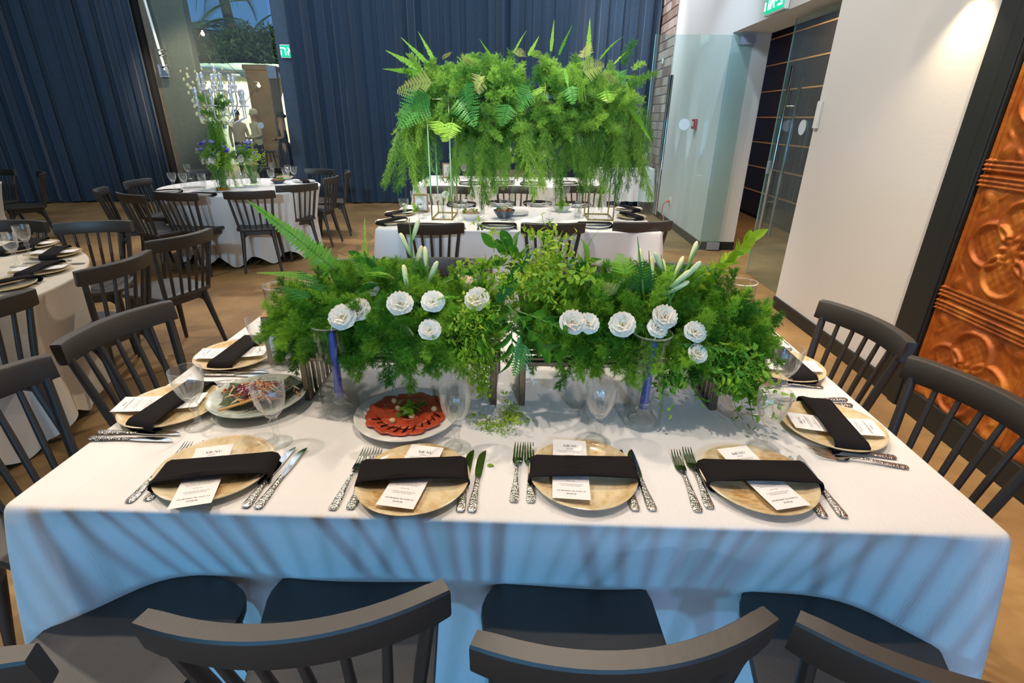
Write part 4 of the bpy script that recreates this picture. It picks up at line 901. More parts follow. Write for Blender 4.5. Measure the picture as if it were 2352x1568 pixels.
def vine_mesh(L=.2, n=46, seed=0, m='leafb', ls=.017):
    q = random.Random(seed); b = MB(); P = [Vector((.02 * math.sin(5 * s + seed), -.15 * L * s * s, L * s)) for s in [i / 12 for i in range(13)]]; b.tube(P, .0008, 4)
    for i in range(n):
        s = q.uniform(.02, 1); p = P[min(12, int(s * 12))] + Vector([q.gauss(0, .012) for _ in range(3)]); d = Vector([q.gauss(0, 1) for _ in range(3)]); d.z += .3; lf = curved_leaf(ls * q.uniform(.7, 1.3), ls * .5, .3, .6, 4); R = d.to_track_quat('Z', 'Y').to_matrix()
        b.add([R @ Vector(v) + p for v in lf.v], lf.f)
    return b.mesh('vine_tendril', m, True, 0)
VN = [vine_mesh(seed=i, n=40, ls=.026) for i in range(3)]
VNR = vine_mesh(.15, 40, 7, 'fern', .026)
def flower_mesh(seed=0, m='petal', R=.034):
    q = random.Random(seed); b = MB()
    for wh, (n, tilt, sc) in enumerate(((6, 1.20, 1.0), (6, .85, .95), (5, .55, .85), (4, .28, .68))):
        for i in range(n):
            az = 2 * PI * i / n + wh * .6 + q.uniform(-.2, .2); tl = tilt + q.uniform(-.1, .1); ph = q.uniform(0, 6)
            def fn(u, v):
                w = (u - .5) * 1.5 * R * sc * math.sin((.10 + v * .72) * PI) ** .7; r = R * sc * v * 1.15 * (1 - .16 * (2 * u - 1) ** 2); cup = .35 * (1 - (2 * u - 1) ** 2) * R * .35
                ruf = .10 * R * v * v * math.sin(u * 17 + ph) * (v > .5)
                t_ = tl * (.55 + .45 * v); return Vector((w, r * math.sin(t_) + cup * -.6 + ruf * .4, r * math.cos(t_) + cup * .3 + ruf))
            g = MB().grid(fn, 6, 5); c, s = math.cos(az), math.sin(az); b.add([(x * c - y * s, x * s + y * c, z) for x, y, z in g.v], g.f)
    return b.mesh('flower', m, True, 0)
FL = [flower_mesh(i) for i in range(3)]; FC = MB().lathe([(.001, .004), (.005, .006), (.006, .012), (.003, .017), (.001, .018)], 8).mesh('flower_center', 'yellow')
BUD = MB().lathe([(.001, 0), (.0045, .006), (.0075, .022), (.0085, .036), (.0078, .047), (.004, .053), (.001, .054)], 10, mod=lambda i, t: 1 + .08 * math.sin(5 * t + i)).mesh('bud', 'bud')
class Arr:
    def __init__(s, name, label, cat, base): s.b = Vector(base); s.o = thing(name, label, cat, base)
    def add(s, name, me, p, d, roll=0.0, sc=1.0, parent=None):
        return put(name, me, s.o, Vector(p) - s.b, facing(d, roll), sc)
    def frond(s, me, p0, p1, L, roll=0.0, name=None, wide=1.0):
        p0, p1 = Vector(p0), Vector(p1); l = (p1 - p0).length / L; o = s.add(name or me.name.split('.')[0], me, p0, p1 - p0, 0, 1); o.rotation_euler = facing_n(p1 - p0, (0, 1, .55), roll); o.scale = (l * wide, l, l); return o
    def flower(s, p, d, sc=1.0, i=0):
        f = s.add('flower', FL[i % 3], p, d, rnd.uniform(0, 6), sc); put('flower_center', FC, f, (0, 0, 0)); return f
    def branch(s, p0, p1, n, k='leaf', ls=1.0, sag=.1):
        p0, p1 = Vector(p0), Vector(p1); D = p1 - p0; L = D.length; q = facing(D, 0); b = put('leafy_branch', MB().tube([(0, -sag * L * (i / 6) ** 2, L * i / 6) for i in range(7)], [.0022, .002, .0018, .0016, .0014, .0012, .0008], 5).mesh('leafy_branch', 'tube_green'), s.o, p0 - s.b, q)
        for i in range(n):
            u = .2 + .8 * i / max(1, n - 1); sx = 1 if i % 2 else -1; d = Vector((sx * (1 - u * .55), rnd.uniform(-.1, .35), .55 + u * .5)); put('leaf', LF[k], b, (0, -sag * L * u * u, L * u), facing(d, rnd.uniform(-.5, .5)), ls * rnd.uniform(.85, 1.15))
        return b
    def gladiolus(s, p0, p1, n=3):
        p0, p1 = Vector(p0), Vector(p1); D = p1 - p0; L = D.length; b = put('gladiolus_stem', MB().tube([(0, 0, L * i / 5) for i in range(6)], [.0042, .004, .0036, .003, .002, .0008], 7).mesh('gladiolus_stem', 'tube_green'), s.o, p0 - s.b, facing(D, 0))
        for i in range(n):
            u = .40 + .5 * i / n; sx = 1 if i % 2 else -1; put('bud', BUD, b, (sx * .003, 0, L * u), facing((sx * .38, -.12, 1)), (.95 - .25 * u, .95 - .25 * u, 1.5 - .4 * u))
# ------------------------------------------------------------------ steel bench stands with planters
SZ = .888
def bench(x0, x1, label):
    t = thing('steel_stand', label, 'stand', ((x0 + x1) / 2, 1.385, TZ + .0005), 0, 'low steel stands under the greenery'); w = (x1 - x0) / 2; y0, y1 = -.115, .115; h = .138
    MB().box((-w, y0, h - .012), (w, y0 + .016, h), .002).box((-w, y1 - .016, h - .012), (w, y1, h), .002).build('top_frame', 'stand', t, False)
    for i in range(5): put('slat', MB().box((-w + .01, -.006, h - .009), (w - .01, .006, h - .002)).mesh('slat', 'stand', False), t, (0, -.075 + i * .0375, 0))
    for sx in (-1, 1):
        for sy in (y0 + .008, y1 - .008): MB().box((sx * (w - .009) - .009, sy - .008, 0), (sx * (w - .009) + .009, sy + .008, h - .012), .002).build('leg', 'stand', t, False)
        for i in range(6): MB().box((sx * (w - .009) - .004, -.0865 + i * .0315, .004), (sx * (w - .009) + .004, -.0765 + i * .0315, h - .012)).build('side_bar', 'stand', t, False)
        MB().box((sx * (w - .009) - .005, y0 + .016, 0), (sx * (w - .009) + .005, y1 - .016, .006)).build('foot_rail', 'stand', t, False)
bench(-.618, -.070, 'low slatted steel stand under the left half of the greenery'); bench(-.008, .548, 'low slatted steel stand under the right half of the greenery')
tag(MB().tube([(.012, 1.262, .888), (.016, 1.258, .868), (.024, 1.254, .850), (.034, 1.252, .834), (.030, 1.252, .828)], .0018, 5, flat=.3).build('ribbon', 'paper'), 'thin white ribbon hanging from the right steel stand', 'ribbon')
def ell_pts(c, r, n, zmin=-.5, shells=((1.0, .62), (.72, .38))):
    out = []
    for k, frac in shells:
        m_ = int(n * frac); i = 0
        while i < m_:
            v = Vector([rnd.gauss(0, 1) for _ in range(3)]).normalized()
            if v.z < zmin: continue
            out.append((Vector((c[0] + v.x * r[0] * k, c[1] + v.y * r[1] * k, c[2] + v.z * r[2] * k)), v, k)); i += 1
    return out
def mound(A, c, r, n):
    for p, v, k in ell_pts(c, r, n):
        d = Vector((v.x / r[0], v.y / r[1], v.z / r[2])).normalized(); d = d + Vector((rnd.gauss(0, .35), rnd.gauss(0, .35), rnd.gauss(.0, .3) - (.45 if v.z < .1 and k == 1 else -.1)))
        me = rnd.choice(SPR if (rnd.random() < .74 and k == 1) else SPD); A.add('asparagus_sprig' if me in SPR else 'asparagus_tuft', me, p - d.normalized() * .065, d, rnd.uniform(0, 6.28), rnd.uniform(.75, 1.15))
Y = 1.40
AL = Arr('flower_arrangement', 'left half of the main greenery, white flowers and a tall upright fern frond', 'flower arrangement', (-.345, 1.385, SZ + .001))
AR_ = Arr('flower_arrangement', 'right half of the main greenery, cream gladioli and a pale branch on the right', 'flower arrangement', (.27, 1.385, SZ + .001))
for A in (AL, AR_): MB().box((-.19, -.075, 0), (.19, .075, .055), .008).build('planter', 'teal', A.o, False)
mound(AL, (-.385, 1.385, .95), (.315, .165, .115), 420)
mound(AR_, (.345, 1.385, .952), (.325, .165, .12), 430)
def F(px, y): return aty(px[0], px[1], y)
AL.frond(SW[0], F((815, 660), 1.46), F((588, 452), 1.50), .25, .3, wide=1.35)
AL.frond(SW[1], F((740, 640), 1.42), F((592, 615), 1.40), .25, .6, wide=.8)
AL.frond(SW[0], F((842, 640), 1.50), F((826, 496), 1.52), .25, 1.0, wide=.7)
AL.frond(SW[0], F((846, 640), 1.53), F((838, 520), 1.56), .25, 1.9, wide=.7)
for a_, b_, w_ in (((720, 690), (650, 640), LE[0]), ((740, 680), (700, 600), LE[0]), ((850, 720), (900, 770), LE[2]), ((900, 735), (972, 745), LE[2]), ((860, 640), (880, 590), LE[1]), ((1060, 690), (1010, 650), LE[1])): AL.frond(w_, F(a_, 1.27), F(b_, 1.22), .2, rnd.uniform(-.4, .4))
AL.gladiolus(F((955, 700), 1.36), F((940, 500), 1.40), 3); AL.gladiolus(F((975, 700), 1.34), F((985, 578), 1.36), 2); AL.gladiolus(F((940, 690), 1.30), F((932, 640), 1.30), 1)
for p_, s_, y_ in (((782, 728), 1.15, 1.19), ((822, 712), 1.1, 1.22), ((914, 697), 1.1, 1.20), ((992, 692), 1.0, 1.21), ((984, 757), .95, 1.175), ((1096, 686), 1.1, 1.26), ((850, 662), .8, 1.36), ((1065, 640), .8, 1.45)):
    AL.flower(Vector(F(p_, y_)) + Vector((0, .02, -.012)), (rnd.uniform(-.25, .25), -.75, .7), s_ * .88, rnd.randrange(3))
for a_, b_, n_ in (((905, 640), (840, 590), 8), ((1020, 650), (1130, 600), 8), ((880, 650), (845, 660), 5)): AL.branch(F(a_, 1.36), F(b_, 1.38), n_, 'leaf', .8)
# middle: bright jasmine leaves, dark ruscus, trailing tendrils
for i in range(34):
    a_ = (rnd.uniform(1150, 1290), rnd.uniform(585, 690)); p0 = F(a_, rnd.uniform(1.28, 1.42)); AR_.add('vine_tendril', VN[i % 3], p0, (rnd.gauss(0, 1), rnd.gauss(-.3, .6), rnd.gauss(.2, .7)), rnd.uniform(0, 6), rnd.uniform(.55, .9))
for i in range(16):
    a_ = (rnd.uniform(1055, 1115), 690 + i * 8); AL.add('vine_tendril', VN[i % 3], F(a_, 1.225 - .003 * (i % 3)), (rnd.gauss(0, .25), rnd.gauss(-.15, .2), -1), rnd.uniform(0, 6), rnd.uniform(.45, .75))
for i in range(7): AL.add('vine_tendril', VN[i % 3], F((rnd.uniform(1085, 1125), 800 + i * 9), 1.215), (rnd.gauss(0, .25), -.1, -1), rnd.uniform(0, 6), rnd.uniform(.4, .5))
for a_, b_, n_, y_ in (((1165, 700), (1250, 790), 9, 1.20), ((1150, 705), (1105, 770), 8, 1.21), ((1190, 715), (1290, 745), 8, 1.20), ((1170, 690), (1180, 810), 9, 1.21)): AR_.branch(F(a_, y_ + .05), F(b_, y_), n_, 'leaf', .95)
for a_, b_ in (((1215, 640), (1180, 570)), ((1300, 660), (1340, 600)), ((1290, 640), (1275, 570)), ((1320, 690), (1370, 640)), ((1230, 620), (1150, 560))): AR_.branch(F(a_, 1.38), F(b_, 1.40), 6, 'leaf', 1.0)
AR_.frond(SWD[0], F((1140, 700), 1.30), F((1205, 570), 1.36), .25, .2, wide=1.2); AR_.frond(SWD[0], F((1195, 770), 1.19), F((1185, 850), 1.17), .25, .2, wide=.9); AR_.frond(LE[0], F((1210, 780), 1.20), F((1175, 860), 1.17), .2, .1)
AR_.frond(SW[2], F((1350, 650), 1.40), F((1294, 514), 1.42), .25, 1.4, wide=.35)
AR_.frond(SW[1], F((1690, 722), 1.40), F((1858, 768), 1.32), .25, .3, wide=.6); AR_.frond(SWD[0], F((1560, 790), 1.20), F((1762, 792), 1.18), .25, .9, wide=.9)
for a_, b_, w_ in (((1440, 640), (1425, 560), LE[1]), ((1480, 690), (1480, 590), LE[0]), ((1540, 690), (1510, 640), LE[0]), ((1650, 700), (1750, 700), LE[0]), ((1420, 680), (1380, 640), LE[2]), ((1500, 720), (1440, 690), LE[2])): AR_.frond(w_, F(a_, 1.33), F(b_, 1.33), .2, rnd.uniform(-.4, .4))
for a_, b_, n_ in (((1480, 690), (1464, 543), 1), ((1500, 700), (1490, 575), 1), ((1540, 700), (1518, 585), 2), ((1530, 705), (1612, 552), 2), ((1510, 700), (1570, 605), 2), ((1500, 700), (1560, 640), 1)): AR_.gladiolus(F(a_, 1.32), F(b_, 1.34), n_)
AR_.branch(F((1575, 690), 1.36), F((1715, 558), 1.36), 13, 'leafb', .88, .02); AR_.branch(F((1600, 640), 1.36), F((1690, 585), 1.34), 7, 'leafb', .8, .02); AR_.branch(F((1580, 680), 1.38), F((1650, 610), 1.40), 6, 'leafb', .7)
for p_, s_, y_ in (((1316, 740), 1.1, 1.185), ((1352, 742), .95, 1.20), ((1434, 745), 1.1, 1.185), ((1530, 727), 1.05, 1.20), ((1512, 752), .9, 1.19), ((1600, 762), .95, 1.19), ((1606, 812), .85, 1.165), ((1440, 655), .8, 1.36), ((1640, 690), .8, 1.37)):
    AR_.flower(Vector(F(p_, y_)) + Vector((0, .02, -.012)), (rnd.uniform(-.25, .25), -.75, .7), s_ * .88, rnd.randrange(3))
for i in range(15): AR_.add('vine_tendril', VNR, F((rnd.uniform(1620, 1725), rnd.uniform(800, 840)), 1.22), (rnd.uniform(.0, .9), rnd.gauss(-.2, .2), -.9), rnd.uniform(0, 6), rnd.uniform(.75, 1.15))
for i in range(8): AR_.add('vine_tendril', VNR, F((rnd.uniform(1510, 1600), rnd.uniform(820, 850)), 1.21), (rnd.gauss(0, .4), -.2, -.9), rnd.uniform(0, 6), rnd.uniform(.5, .8))
vs = thing('jasmine_sprig', 'bright green jasmine sprig lying on the cloth before the steel stands', 'sprig', tuple(at(1165, 965)))
b0 = Vector(at(1165, 965))
for i in range(9):
    p0 = Vector(at(rnd.uniform(1135, 1200), rnd.uniform(945, 985), TZ + .016)); put('vine_tendril', VN[i % 3], vs, p0 - b0, facing((rnd.gauss(0, 1), rnd.gauss(0, 1), rnd.uniform(0, .35))), rnd.uniform(.30, .42))
put('vine_tendril', vine_mesh(.14, 13, 31), vs, Vector(at(1165, 985, TZ + .012)) - b0, facing((-1, .05, .02)), .6); put('vine_tendril', vine_mesh(.14, 13, 32), vs, Vector(at(1140, 985, TZ + .012)) - b0, facing((-.8, .7, .02)), .5)
lf_ = put('fallen_leaf', LFT, None, tuple(at(1118, 1068, TZ + .003)), facing((1, 0.1, 0.05))); tag(lf_, 'single small green leaf fallen on the cloth right of the second plate', 'leaf')
# ------------------------------------------------------------------ tall greenery over the second table
def brass_frame(pts, label):
    """tall open stand of four thin rods, from its foot corners"""
    x0, x1, y0, y1 = pts; t = thing('brass_stand', label, 'stand', ((x0 + x1) / 2, (y0 + y1) / 2, TZ + .0008), 0, 'tall brass stands of the second table'); w, d = (x1 - x0) / 2, (y1 - y0) / 2; h = .86
    for sx in (-1, 1):
        for sy in (-1, 1): MB().box((sx * w - .005, sy * d - .005, 0), (sx * w + .005, sy * d + .005, h)).build('rod', 'brass', t, False)
    for z in (0, h):
        b = MB()
        for s in (-1, 1): b.box((-w, s * d - .005, z), (w, s * d + .005, z + .01)).box((s * w - .005, -d, z), (s * w + .005, d, z + .01))
        b.build('foot_frame' if z == 0 else 'top_frame', 'brass', t, False)
brass_frame((-.735, -.575, 4.10, 4.42), 'tall thin brass stand carrying the left end of the hanging greenery')
brass_frame((.50, .70, 4.20, 4.48), 'tall thin brass stand carrying the right end of the hanging greenery')
YG = 4.27
AG = Arr('hanging_greenery', 'wide cloud of hanging asparagus fern and fern fronds on tall brass stands', 'flower arrangement', (0, YG + .03, TZ + .872))
MB().box((-.72, -.08, .001), (.70, .08, .05), .01).build('planter', 'teal', AG.o, False)
def G(px, dy=0.0): return Vector(aty(px[0], px[1], YG + dy))
for p, v, k in ell_pts((-.03, YG, 1.60), (.80, .24, .23), 285, -.98):
    d = Vector((v.x / .78, v.y / .24, v.z / .2)).normalized() + Vector((rnd.gauss(0, .3), rnd.gauss(0, .3), rnd.gauss(0, .3)))
    AG.add('asparagus_plume', PUF[rnd.randrange(3)], p - d.normalized() * .10, d, rnd.uniform(0, 6.28), rnd.uniform(.7, 1.05))
def hangs(n, x0, x1, ztop, zbot, spread=.12):
    for i in range(n):
        x = rnd.uniform(x0, x1); y = YG + rnd.uniform(-.22, .2); z = ztop + rnd.uniform(-.10, .05); L = (z - zbot) * rnd.choice((.45, .6, .75, .9, 1.0)) * rnd.uniform(.85, 1.1); me = TRL[rnd.randrange(3)]; s = L / (.46 + .1 * TRL.index(me))
        o = AG.add('trailing_strand', me, (x, y, z), (rnd.gauss(0, spread) + (x - 0) * .08, rnd.gauss(-.06, .12), -1), rnd.uniform(0, 6.28), 1); w = min(1.15, max(.6, s)); o.scale = (w * .8, w * .8, s)
hangs(26, -.94, -.74, 1.60, .99, .14); hangs(7, -.80, -.60, 1.56, 1.36, .2); hangs(24, -.54, -.18, 1.55, .98, .18); hangs(26, -.16, .28, 1.6, 1.0, .18); hangs(34, .22, .62, 1.58, 1.02, .18); hangs(28, .58, .88, 1.58, 1.0, .16)
for a_, b_ in (((1108, 330), (1122, 472)), ((1105, 340), (1112, 455)), ((1045, 345), (1048, 455)), ((1275, 350), (1282, 480)), ((1284, 340), (1275, 470)), ((1262, 330), (1270, 440)), ((1360, 300), (1345, 430)), ((1405, 300), (1402, 455)), ((1410, 310), (1392, 470)), ((1425, 300), (1440, 400)), ((935, 280), (955, 440)), ((945, 300), (968, 430)), ((1330, 330), (1310, 400)), ((1190, 330), (1200, 400))):
    o = AG.frond(TRL[0], G(a_, -.12), G(b_, -.12), .46, rnd.uniform(0, 6)); o.scale = (.55, .55, o.scale[2])
for a_, b_, me, w_ in (((975, 170), (877, 152), SW[0], 1.0), ((975, 165), (885, 110), SW[0], 1.1), ((990, 155), (921, 81), SW[0], .8), ((1002, 150), (961, 68), SW[0], .8), ((1135, 140), (1099, 86), SW[0], .6), ((1178, 125), (1213, 55), SW[1], .45), ((1212, 130), (1241, 80), SW[0], 1.0), ((1265, 122), (1273, 40), SW[0], .75), ((1282, 130), (1312, 53), SW[0], .7), ((1350, 140), (1356, 38), SW[0], .95), ((1375, 140), (1426, 63), SW[1], .5), ((1408, 150), (1450, 94), SW[1], .6), ((1415, 180), (1487, 162), SW[1], 1.0), ((1425, 235), (1490, 246), SW[1], 1.0), ((1440, 235), (1505, 324), SW[0], 1.0), ((1148, 160), (1161, 213), SW[1], 1.2), ((1165, 165), (1207, 243), SW[0], 1.0), ((1297, 155), (1308, 216), SW[0], 1.0), ((1302, 215), (1308, 262), SW[2], 1.2)):
    AG.frond(me, G(a_, -.24), G(b_, -.32), .25, rnd.uniform(-.4, .4), wide=w_)
for a_, b_, me in (((985, 205), (912, 295), LE[0]), ((995, 215), (935, 250), LE[0]), ((1055, 205), (1098, 300), LE[0]), ((1070, 180), (1090, 260), LE[0]), ((1005, 190), (900, 185), LE[2]), ((1105, 165), (1082, 225), LE[2]), ((1100, 170), (1110, 220), LE[2]), ((1035, 130), (1010, 115), LE[2]), ((1060, 140), (1095, 125), LE[2]), ((1220, 190), (1180, 260), LE[0]), ((1250, 190), (1265, 215), LE[2]), ((1240, 195), (1240, 240), LE[1]), ((1340, 140), (1345, 85), LE[2]), ((1220, 135), (1245, 95), LE[1]), ((1190, 135), (1200, 95), LE[2]), ((1330, 165), (1400, 140), LE[2]), ((1380, 175), (1430, 170), LE[2]), ((1420, 160), (1440, 200), LE[0]), ((1350, 190), (1300, 230), LE[1]), ((1440, 200), (1470, 180), LE[0]), ((1170, 230), (1150, 300), LE[0]), ((1310, 190), (1320, 250), LE[0]), ((1390, 200), (1400, 260), LE[1]), ((1010, 270), (1000, 330), LE[1]), ((1040, 270), (1028, 350), LE[1])):
    AG.frond(me, G(a_, -.34), G(b_, -.44), .2, rnd.uniform(-.4, .4), wide=1.0)
for i in range(110):
    p = Vector((rnd.uniform(-.80, .76), YG - rnd.uniform(.18, .30), rnd.uniform(1.40, 1.84))); AG.add('asparagus_tuft', PUF[rnd.randrange(3)], p, (rnd.gauss(0, .5), -.75, rnd.gauss(.15, .5)), rnd.uniform(0, 6), rnd.uniform(.5, .8))
# ------------------------------------------------------------------ second table settings
def simple_set(px, nap, card, nm, grp, me=None, s=1.0):
    c = at(*px, TZ + .012); put_plate(c[0], c[1], 'stoneware plate, ' + nm, 'plates on the ' + grp, me, s=s)
    a = math.radians(nap) if not isinstance(nap, tuple) else math.atan2(*(at(*nap[1]) - at(*nap[0]))[1::-1]); put_napkin(c[0], c[1], a, 'black napkin around the plate, ' + nm, 'napkins on the ' + grp, s=(.98 * s, s, 1))
    if card is not None: menu_card(c[0], c[1], TZ + .0215, math.radians(card), 'white menu card on the plate, ' + nm, 'menu cards on the ' + grp, full=False)
g = 'second table'
simple_set((1145, 519), 0, None, 'second table near side, between the first and second chairs', g, PMW)
simple_set((980, 520), 0, None, 'second table near side, behind the left chair rail', g, PMW)
simple_set((1290, 521), 0, None, 'second table near side, behind the middle chair rail', g, PMW)
simple_set((1366, 517), 0, None, 'second table near side, between the middle and right chairs', g, PMW)
simple_set((900, 509), 62, -80, 'second table left end, nearer one', g)
simple_set((918, 490), 60, -80, 'second table left end, farther one', g)
simple_set((1450, 497), -70, None, 'second table right end, nearer one', g)
simple_set((1444, 480), -68, 85, 'second table right end, farther one', g)
for px, k in (((1060, 470), 'first'), ((1150, 468), 'second'), ((1235, 468), 'third'), ((1325, 470), 'fourth')): simple_set((px[0], px[1]), 180, 180, 'second table far side, %s from the left' % k, g, PMW)
for i, (px, q_) in enumerate((((1098, 527), (1100, 508)), ((1107, 527), (1109, 508)), ((1179, 527), (1174, 508)), ((1186, 527), (1181, 508)), ((1385, 526), (1380, 508)), ((1391, 526), (1386, 508)), ((1062, 527), (1058, 508)), ((1067, 526), (1063, 507)))):
    A, an = dirang(px, q_); put_tool(('fork', 'fork', 'knife', 'knife', 'knife', 'knife', 'knife', 'knife')[i], A[0], A[1], an, 'steel %s at the near side of the second table, %s' % (('fork', 'fork', 'knife', 'knife', 'knife', 'knife', 'knife', 'knife')[i], ('left of the bare plate, outer', 'left of the bare plate, inner', 'right of the bare plate, inner', 'right of the bare plate, outer', 'between middle and right chairs, inner', 'between middle and right chairs, outer', 'beside the left chair rail, outer', 'beside the left chair rail, inner')[i]), 'cutlery on the second table')
for px, lb_ in (((930, 506), 'first from the left, before the fern sprig'), ((1052, 508), 'before the grain bowl'), ((1158, 506), 'before the dark salad bowl'), ((1262, 503), 'alone in the middle near side'), ((1359, 503), 'before the right brass stand'), ((1418, 488), 'beside the right end plates, nearer'), ((1404, 474), 'beside the right end plates, farther'), ((1298, 470), 'behind the green salad bowl'), ((1222, 471), 'far side, middle'), ((1135, 473), 'far side, behind the flower vase'), ((1040, 474), 'far side, left of the bud vase'), ((955, 484), 'far left, before the wooden frame')):
    p = at(*px); put_glass(p[0], p[1], 'fluted wine glass on the second table, ' + lb_, 'wine glasses on the second table')
M['bluebowl'] = mat('slate_blue_glaze', '4a5868', 0.25); M['grain'] = mat('brown_grains', '9a6a48', 0.6, c2='d8b48c', scale=120, noise=0.2); M['greens'] = leaf_mat('salad_green', '4f7a26', 'a8b048', 0.5, 0.2); M['redgreen'] = leaf_mat('salad_red', '8a2a20', 'd07a38', 0.5, 0.1)
def bowl(px, r, m, label, food, flabel, wide=1.0, h=.05):
    p = at(*px); o = tag(MB().lathe([(.002, .004), (r * .5, .004), (r * .52, 0), (r * .56, .004), (r * .85, h * .6), (r, h), (r * .985, h + .002), (r * .80, h * .55), (r * .5, .010), (.002, .009)], 48).build('serving_bowl', m, None, True, 60), label, 'bowl'); o.location = (p[0], p[1], TZ + .0006)
    f = thing('salad', flabel, 'food', (p[0], p[1], TZ + .012)); fb = MB(); n = 14
    fb.lathe([(r * .55, .002), (r * .82, h * .62), (r * .6, h * .95), (r * .3, h * 1.2), (.003, h * 1.3)], 24, mod=lambda i, t: 1 + .06 * math.sin(5 * t + i)); fb.build('filling', food, f, True, 0)
    for i in range(22):
        t = rnd.uniform(0, 6.28); q = r * .75 * math.sqrt(rnd.random()); put('salad_leaf', AR, f, (q * math.cos(t), q * math.sin(t), h * 1.15 * (1 - .5 * (q / r) ** 2)), facing((rnd.gauss(0, 1), rnd.gauss(0, 1), .5), rnd.uniform(0, 6)), rnd.uniform(.7, 1.2))
bowl((1082, 503), .092, 'white', 'white bowl of grain salad on the second table', 'grain', 'brown grain salad in the white bowl below the left brass stand')
bowl((1158, 500), .088, 'bluebowl', 'slate blue bowl on the second table', 'redgreen', 'red and green vegetable salad in the slate blue bowl', h=.06)
bowl((1290, 484), .09, 'white', 'white bowl of green salad near the right brass stand', 'greens', 'green salad in the white bowl on the second table')
pp = at(1180, 492); tag(put_plate(pp[0], pp[1], 'flat plate behind the slate blue bowl', 'plates on the second table', PMW, s=1.05), cat='plate')
def bud_vase(px, label, h, stems, flowers, r=.022, base_z=TZ, tall=.32):
    p = at(*px, base_z); o = tag(MB().lathe([(.002, 0), (r, 0), (r, h), (r - .002, h), (r - .002, .008), (.002, .008)], 24).build('bud_vase', 'thin', None, True, 50), label, 'vase', 'glass bud vases'); o.location = (p[0], p[1], base_z + .0006)
    t = Arr('cut_flowers', 'cut flowers in the ' + label, 'flowers', (p[0], p[1], base_z + .010)); B0 = Vector((p[0], p[1], base_z + .010)); sb_ = MB()
    for i in range(stems):
        e = Vector((rnd.gauss(0, .035), rnd.gauss(0, .03), tall * rnd.uniform(.7, 1.0))); sb_.tube([(rnd.uniform(-.3, .3) * r, rnd.uniform(-.3, .3) * r, 0), (e.x * .3, e.y * .3, h), e], .0016, 5)
        if i < len(flowers):
            k = flowers[i]
            if k == 'w': t.flower(B0 + e, (e.x * 4, -.8, .8), .9, i)
            elif k == 'b': put('blossom', FLB, t.o, e, facing((0, -.5, 1)), .6)
            elif k == 'l': put('blossom', FLL, t.o, e, facing((0, -.5, 1)), .5)
        else: t.add('vine_tendril', VN[i % 3], B0 + e * .75, (e.x * 3, e.y * 3, 1), rnd.uniform(0, 6), .5)
    sb_.build('stem', 'tube_green', t.o)
FLB = flower_mesh(5, 'blue', .03); FLL = flower_mesh(6, 'lilac', .026)
bud_vase((1018, 503), 'bud vase with two cream blooms beside the left brass stand', .115, 4, 'ww', tall=.20)
bud_vase((1107, 490), 'bud vase with one white bloom behind the slate bowl', .13, 3, 'w', tall=.24)
bud_vase((1330, 488), 'bud vase with a leafy stem before the right brass stand', .16, 4, '', tall=.26)
bud_vase((1275, 478), 'bud vase with blue blooms at the middle of the second table', .13, 4, 'bl', tall=.27)
bud_vase((1175, 478), 'bud vase with small pale blooms at the second table', .12, 3, 'lw', tall=.24)
M['wax'] = mat('white_wax', 'e8e6de', 0.5)
def float_candle(px, label):
    p = at(*px); o = hurricane((p[0], p[1], 0), label, False, .125, .026); c = tag(MB().lathe([(.002, 0), (.016, .002), (.021, .012), (.022, .018), (.020, .020), (.002, .020)], 20).build('floating_candle', 'wax'), 'white floating candle in the ' + label, 'candle'); c.location = (p[0], p[1], TZ + .085)
    w = tag(MB().lathe([(.002, .0), (.0225, 0), (.0225, .076), (.002, .076)], 20).build('water', 'thin'), 'clear water in the ' + label, 'water'); w.location = (p[0], p[1], TZ + .0075)
float_candle((1068, 487), 'small candle cylinder behind the grain bowl'); float_candle((1326, 499), 'small candle cylinder left of the right brass stand'); float_candle((968, 503), 'small candle cylinder at the left end of the second table')
M['salt'] = mat('salt', 'e4e0d8', 0.7)
p = at(985, 485); sh = thing('salt_shaker', 'small glass salt shaker at the left end of the second table', 'shaker', (p[0], p[1], TZ + .0006))
MB().lathe([(.002, 0), (.017, 0), (.017, .05), (.012, .058), (.002, .058)], 12).build('jar', 'thin', sh); MB().lathe([(.002, .003), (.0155, .003), (.0155, .035), (.002, .035)], 12).build('salt', 'salt', sh); MB().lathe([(.0125, .056), (.013, .072), (.009, .078), (.001, .079)], 12).build('cap', 'steel', sh)
def frame(px, label, w, h, rz):
    p = at(*px); t = thing('number_frame', label, 'frame', (p[0], p[1], TZ + .0006), rz, 'wooden table frames'); b = MB()
    b.box((-w, -.012, 0), (-w + .014, .012, h)).box((w - .014, -.012, 0), (w, .012, h)).box((-w + .014, -.012, 0), (w - .014, .012, .014)).box((-w + .014, -.012, h - .014), (w - .014, .012, h)); b.build('frame_border', 'wood', t, False)
    MB().box((-w + .014, -.004, .014), (w - .014, .004, h - .014)).build('print', 'paper', t, False)
frame((968, 487), 'pale wooden frame at the left end of the second table', .062, .15, .15)
AS = thing('fern_sprig', 'green fern sprig drooping over the left end plates of the second table', 'sprig', tuple(at(945, 497)))
for i in range(4): put('asparagus_plume', PUF[i % 3], AS, (rnd.gauss(0, .02), rnd.gauss(0, .02), .03), facing((rnd.gauss(0, .5), -.3, .7 + .3 * i)), .45)
